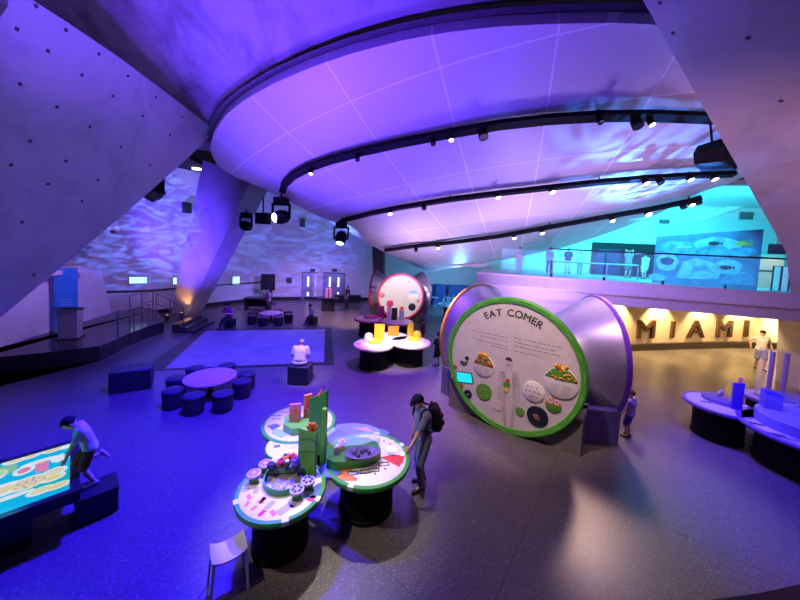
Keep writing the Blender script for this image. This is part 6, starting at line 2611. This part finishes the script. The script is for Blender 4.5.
# ------------------------------------------------------------------ lighting tracks under the canopy
TRACKS = [
    ([(282, 193), (284, 186), (292, 178), (307, 170), (330, 162), (360, 154), (400, 145), (450, 135.5), (500, 127), (550, 121.5), (600, 118.5), (650, 118), (700, 120), (722, 121)], .125, 'upper black lighting track curving under the white canopy'),
    ([(339, 224), (346, 221), (370, 215), (400, 209), (450, 201), (500, 195), (550, 189.5), (600, 184), (650, 180), (700, 177), (735, 176)], .085, 'middle black lighting track curving under the white canopy'),
    ([(385, 251.5), (410, 248), (450, 244), (500, 237.5), (550, 228.5), (600, 219.5), (650, 211), (690, 203), (702, 199)], .085, 'lower black lighting track at the far side of the canopy')]
TR = mat('black_track', (0.007, 0.007, 0.009), 0.7, spec=0.15)
for pts, hw, lb in TRACKS:
    q = [CANOPY(x, y, .28) for x, y in pts]
    o = thing('lighting_track', lb, 'lighting track', q[0], 0, 'lighting tracks under the canopy')
    dn = -CN
    t = MB()
    vs, fs = [], []
    for i, p in enumerate(q):
        tg = (q[min(i + 1, len(q) - 1)] - q[max(i - 1, 0)]).normalized()
        sd = tg.cross(CN).normalized()
        for a, c in ((-1, 0), (1, 0), (1, 1), (-1, 1)):
            vs.append(p - q[0] + sd * hw * a + CN * .14 * c)
    for i in range(len(q) - 1):
        for k in range(4):
            k2 = (k + 1) % 4
            fs.append([i * 4 + k, i * 4 + k2, i * 4 + 4 + k2, i * 4 + 4 + k])
    fs += [[3, 2, 1, 0], [len(vs) - 4 + k for k in range(4)]]
    t.add(vs, fs)
    t.build('track', TR, o)
    for i in range(1, len(q), 3):
        t = MB()
        t.cyl(q[i] - q[0] + CN * .13, q[i] - q[0] + CN * .30, .02, n=8)
        t.build('hanger', TR, o)


def can(px, py, lb, lit=None, r=.09, L=.24, aimv=(0, -.4, -1), drop=.42, group='track spotlights under the canopy', q=None):
    r, L = r * .72, L * .75
    p = q or CANOPY(px, py, drop)
    o = thing('track_spotlight', lb, 'spotlight', p, 0, group)
    a = Vector(aimv).normalized()
    M = a.to_track_quat('Z', 'Y').to_matrix()
    t = MB()
    t.lathe([(r * .75, -L * .6), (r * .95, -L * .45), (r, L * .4), (r * .9, L * .4), (r * .88, L * .33)], (0, 0, 0), 20, M)
    t.build('housing', TR, o, 40)
    t = MB()
    t.lathe([(r * .87, L * .34), (r * .87, L * .35)], (0, 0, 0), 20, M)
    t.build('lens', lit or BLACK, o)
    t = MB()
    t.cyl(Vector((0, 0, 0)), CN * .22, .018, n=8)
    t.build('stem', TR, o)
    return o


LAMPW = mat('warm_track_lens', (1, 1, 1), 0.3, emit=(1.0, 0.85, 0.62), estr=9)
SP1 = [(311, 172, 1, 'lit'), (357.5, 158, 0, 'dark'), (433, 142, 0, 'dark'), (451, 138, 1, 'lit'), (483, 135, 0, 'square dark'), (600, 120, 0, 'dark'), (637, 124, 0, 'large dark'), (651, 122.5, 1, 'lit')]
nt_ = {1: ['first from the left end', 'middle', 'rightmost'], 0: ['first from the left', 'second from the left', 'third from the left', 'fourth from the left', 'rightmost']}
cnt = {0: 0, 1: 0}
for (x_, y_, l_, w_) in SP1:
    can(x_, y_, '%s of the %s spotlights on the upper lighting track' % (nt_[l_][cnt[l_]], 'lit' if l_ else 'unlit black'), LAMPW if l_ else None, .17 if x_ in (637, 483) else .1, .3, (0.1, -.55, -1))
    cnt[l_] += 1
SP2 = [(390, 212.5, 1), (424, 207, 0), (498, 196, 1), (552, 190.5, 1), (646, 181.5, 1), (690, 178, 1), (660, 181, 0), (714, 177.5, 1)]
ord_ = ['first', 'second', 'third', 'fourth', 'fifth', 'sixth']
cnt = {0: 0, 1: 0}
for (x_, y_, l_) in SP2:
    can(x_, y_, '%s %s spotlight from the left on the middle lighting track' % (ord_[cnt[l_]], 'lit' if l_ else 'unlit black'), LAMPW if l_ else None, .13, .28, (0.1, -.6, -1), .40)
    cnt[l_] += 1
SP3 = [(416, 249.5, 0), (438, 247, 1), (514, 237, 1), (542, 232, 1), (612, 219.5, 1), (648, 213, 1), (683, 206, 0), (691, 203.5, 1), (698, 201.5, 0)]
cnt = {0: 0, 1: 0}
for (x_, y_, l_) in SP3:
    can(x_, y_, '%s %s spotlight from the left on the lower lighting track' % (ord_[cnt[l_]], 'lit' if l_ else 'unlit black'), LAMPW if l_ else None, .16 if x_ == 648 else .13, .3, (0.0, -.8, -1), .40)
    cnt[l_] += 1


def moving_head(p, lb, lit, aimv, s=1.0, yoke=True):
    o = thing('moving_head_light', lb, 'stage light', p)
    a = Vector(aimv).normalized()
    M = a.to_track_quat('Z', 'Y').to_matrix()
    t = MB()
    t.lathe([(.12 * s, -.26 * s), (.20 * s, -.18 * s), (.23 * s, 0), (.20 * s, .16 * s), (.17 * s, .24 * s), (.15 * s, .24 * s), (.145 * s, .2 * s)], (0, 0, 0), 28, M)
    h_ = t.build('head', TR, o, 50)
    t = MB()
    t.sph(a * .19 * s, (.15 * s, .15 * s, .09 * s), 20, 10, M)
    t.build('lens', lit, h_, 60)
    t = MB()
    for sd in (-1, 1):
        t.box((sd * .27 * s, 0, .16 * s), (.05 * s, .12 * s, .44 * s), bev=.01)
    t.box((0, 0, .40 * s), (.6 * s, .14 * s, .06 * s), bev=.01)
    t.build('yoke', TR, o)
    t = MB()
    t.box((0, 0, .52 * s), (.42 * s, .34 * s, .2 * s), bev=.03)
    t.build('base', TR, o)
    t = MB()
    t.cyl((0, 0, .6 * s), (0, 0, .78 * s), .03 * s, n=10)
    t.build('clamp', TR, o)
    return o


moving_head(YD(281, 217, 12.6), 'black moving-head stage light with glaring violet-white lens below the canopy rim', mat('glaring_lens', (1, 1, 1), .3, emit=(.72, .5, 1.0), estr=40), (-.62, -.76, -.2), 1.25)
moving_head(YD(341, 238, 14.0), 'black moving-head stage light with white lens hanging at the middle track end', mat('white_lens', (1, 1, 1), .3, emit=(.85, .9, 1.0), estr=9), (-.1, -.5, -1), 1.15)
# theatre lantern on the pier, projector on column, small projector on the wall
o = moving_head(YD(150, 189, 12.0), 'black stage lantern hanging beside the left pier edge', BLACK, (.5, .3, -.6), 1.7)
o = moving_head(YD(246, 226, 14.6), 'black projector clamped to the right side of the raking column', BLACK, (.9, -.2, -.2), 1.0)
p = YD(110, 228, 13.0)
o = thing('projector', 'small pale projector mounted beyond the left pier edge', 'projector', p, .3)
t = MB()
t.box((0, 0, 0), (.52, .34, .2), bev=.03)
t.build('housing', mat('pale_grey_plastic', (0.4, 0.4, 0.45), 0.4), o)
t = MB()
t.cyl((-.26, -.05, 0), (-.36, -.05, 0), .08, n=16)
t.build('lens', BLACK, o)
t = MB()
t.cyl((0, 0, .1), (0, .1, .5), .03, n=8)
t.build('bracket', STEEL, o)
t = MB()
t.box((.12, 0, -.16), (.16, .16, .12), bev=.02)
t.build('junction_box', DARK, o)
# dark screen box behind the glaring lamp
p = YD(263, 218.5, 13.6)
o = thing('projection_box', 'dark violet projector box behind the glaring stage light', 'projector', p, -.3)
t = MB()
t.box((0, 0, 0), (.62, .3, .48), bev=.02)
t.build('housing', TR, o)
t = MB()
t.cyl((0, 0, .2), (0, 0, .9), .03, n=8)
t.build('drop_rod', TR, o)
# cluster of black loudspeaker boxes at the right pier
for k, (px, py, Y_, s, rx_, lb) in enumerate(((702, 134, 9.2, .78, .5, 'black angular loudspeaker box, upper one hanging beside the right pier'), (717, 156, 7.7, .56, .15, 'black angular loudspeaker box, middle one hanging beside the right pier'), (734, 168, 11.4, .80, -.3, 'black angular loudspeaker box, lower one hanging beside the right pier'))):
    o = thing('loudspeaker', lb, 'loudspeaker', YD(px, py, Y_), .5, 'hanging loudspeaker cluster')
    M = Matrix.Rotation(rx_, 3, 'Y')
    q = lambda a: M @ Vector(a)
    t = MB()
    hx = [(-s * .9, 0), (-s * .55, s * .55), (s * .55, s * .6), (s * .95, 0), (s * .55, -s * .55), (-s * .55, -s * .5)]
    t.loft([q((x_, -.28, z_)) for x_, z_ in hx], [q((x_ * .8, .32, z_ * .8)) for x_, z_ in hx])
    t.build('cabinet', TR, o)
    t = MB()
    t.loft([q((x_ * .85, -.295, z_ * .85)) for x_, z_ in hx], [q((x_ * .85, -.281, z_ * .85)) for x_, z_ in hx])
    t.build('grille', mat('speaker_grille', (0.02, 0.02, 0.022), 0.7), o)
    t = MB()
    t.cyl((0, .1, s * .4), (0, .2, s * .4 + .7), .025, n=8)
    t.build('bracket', TR, o)
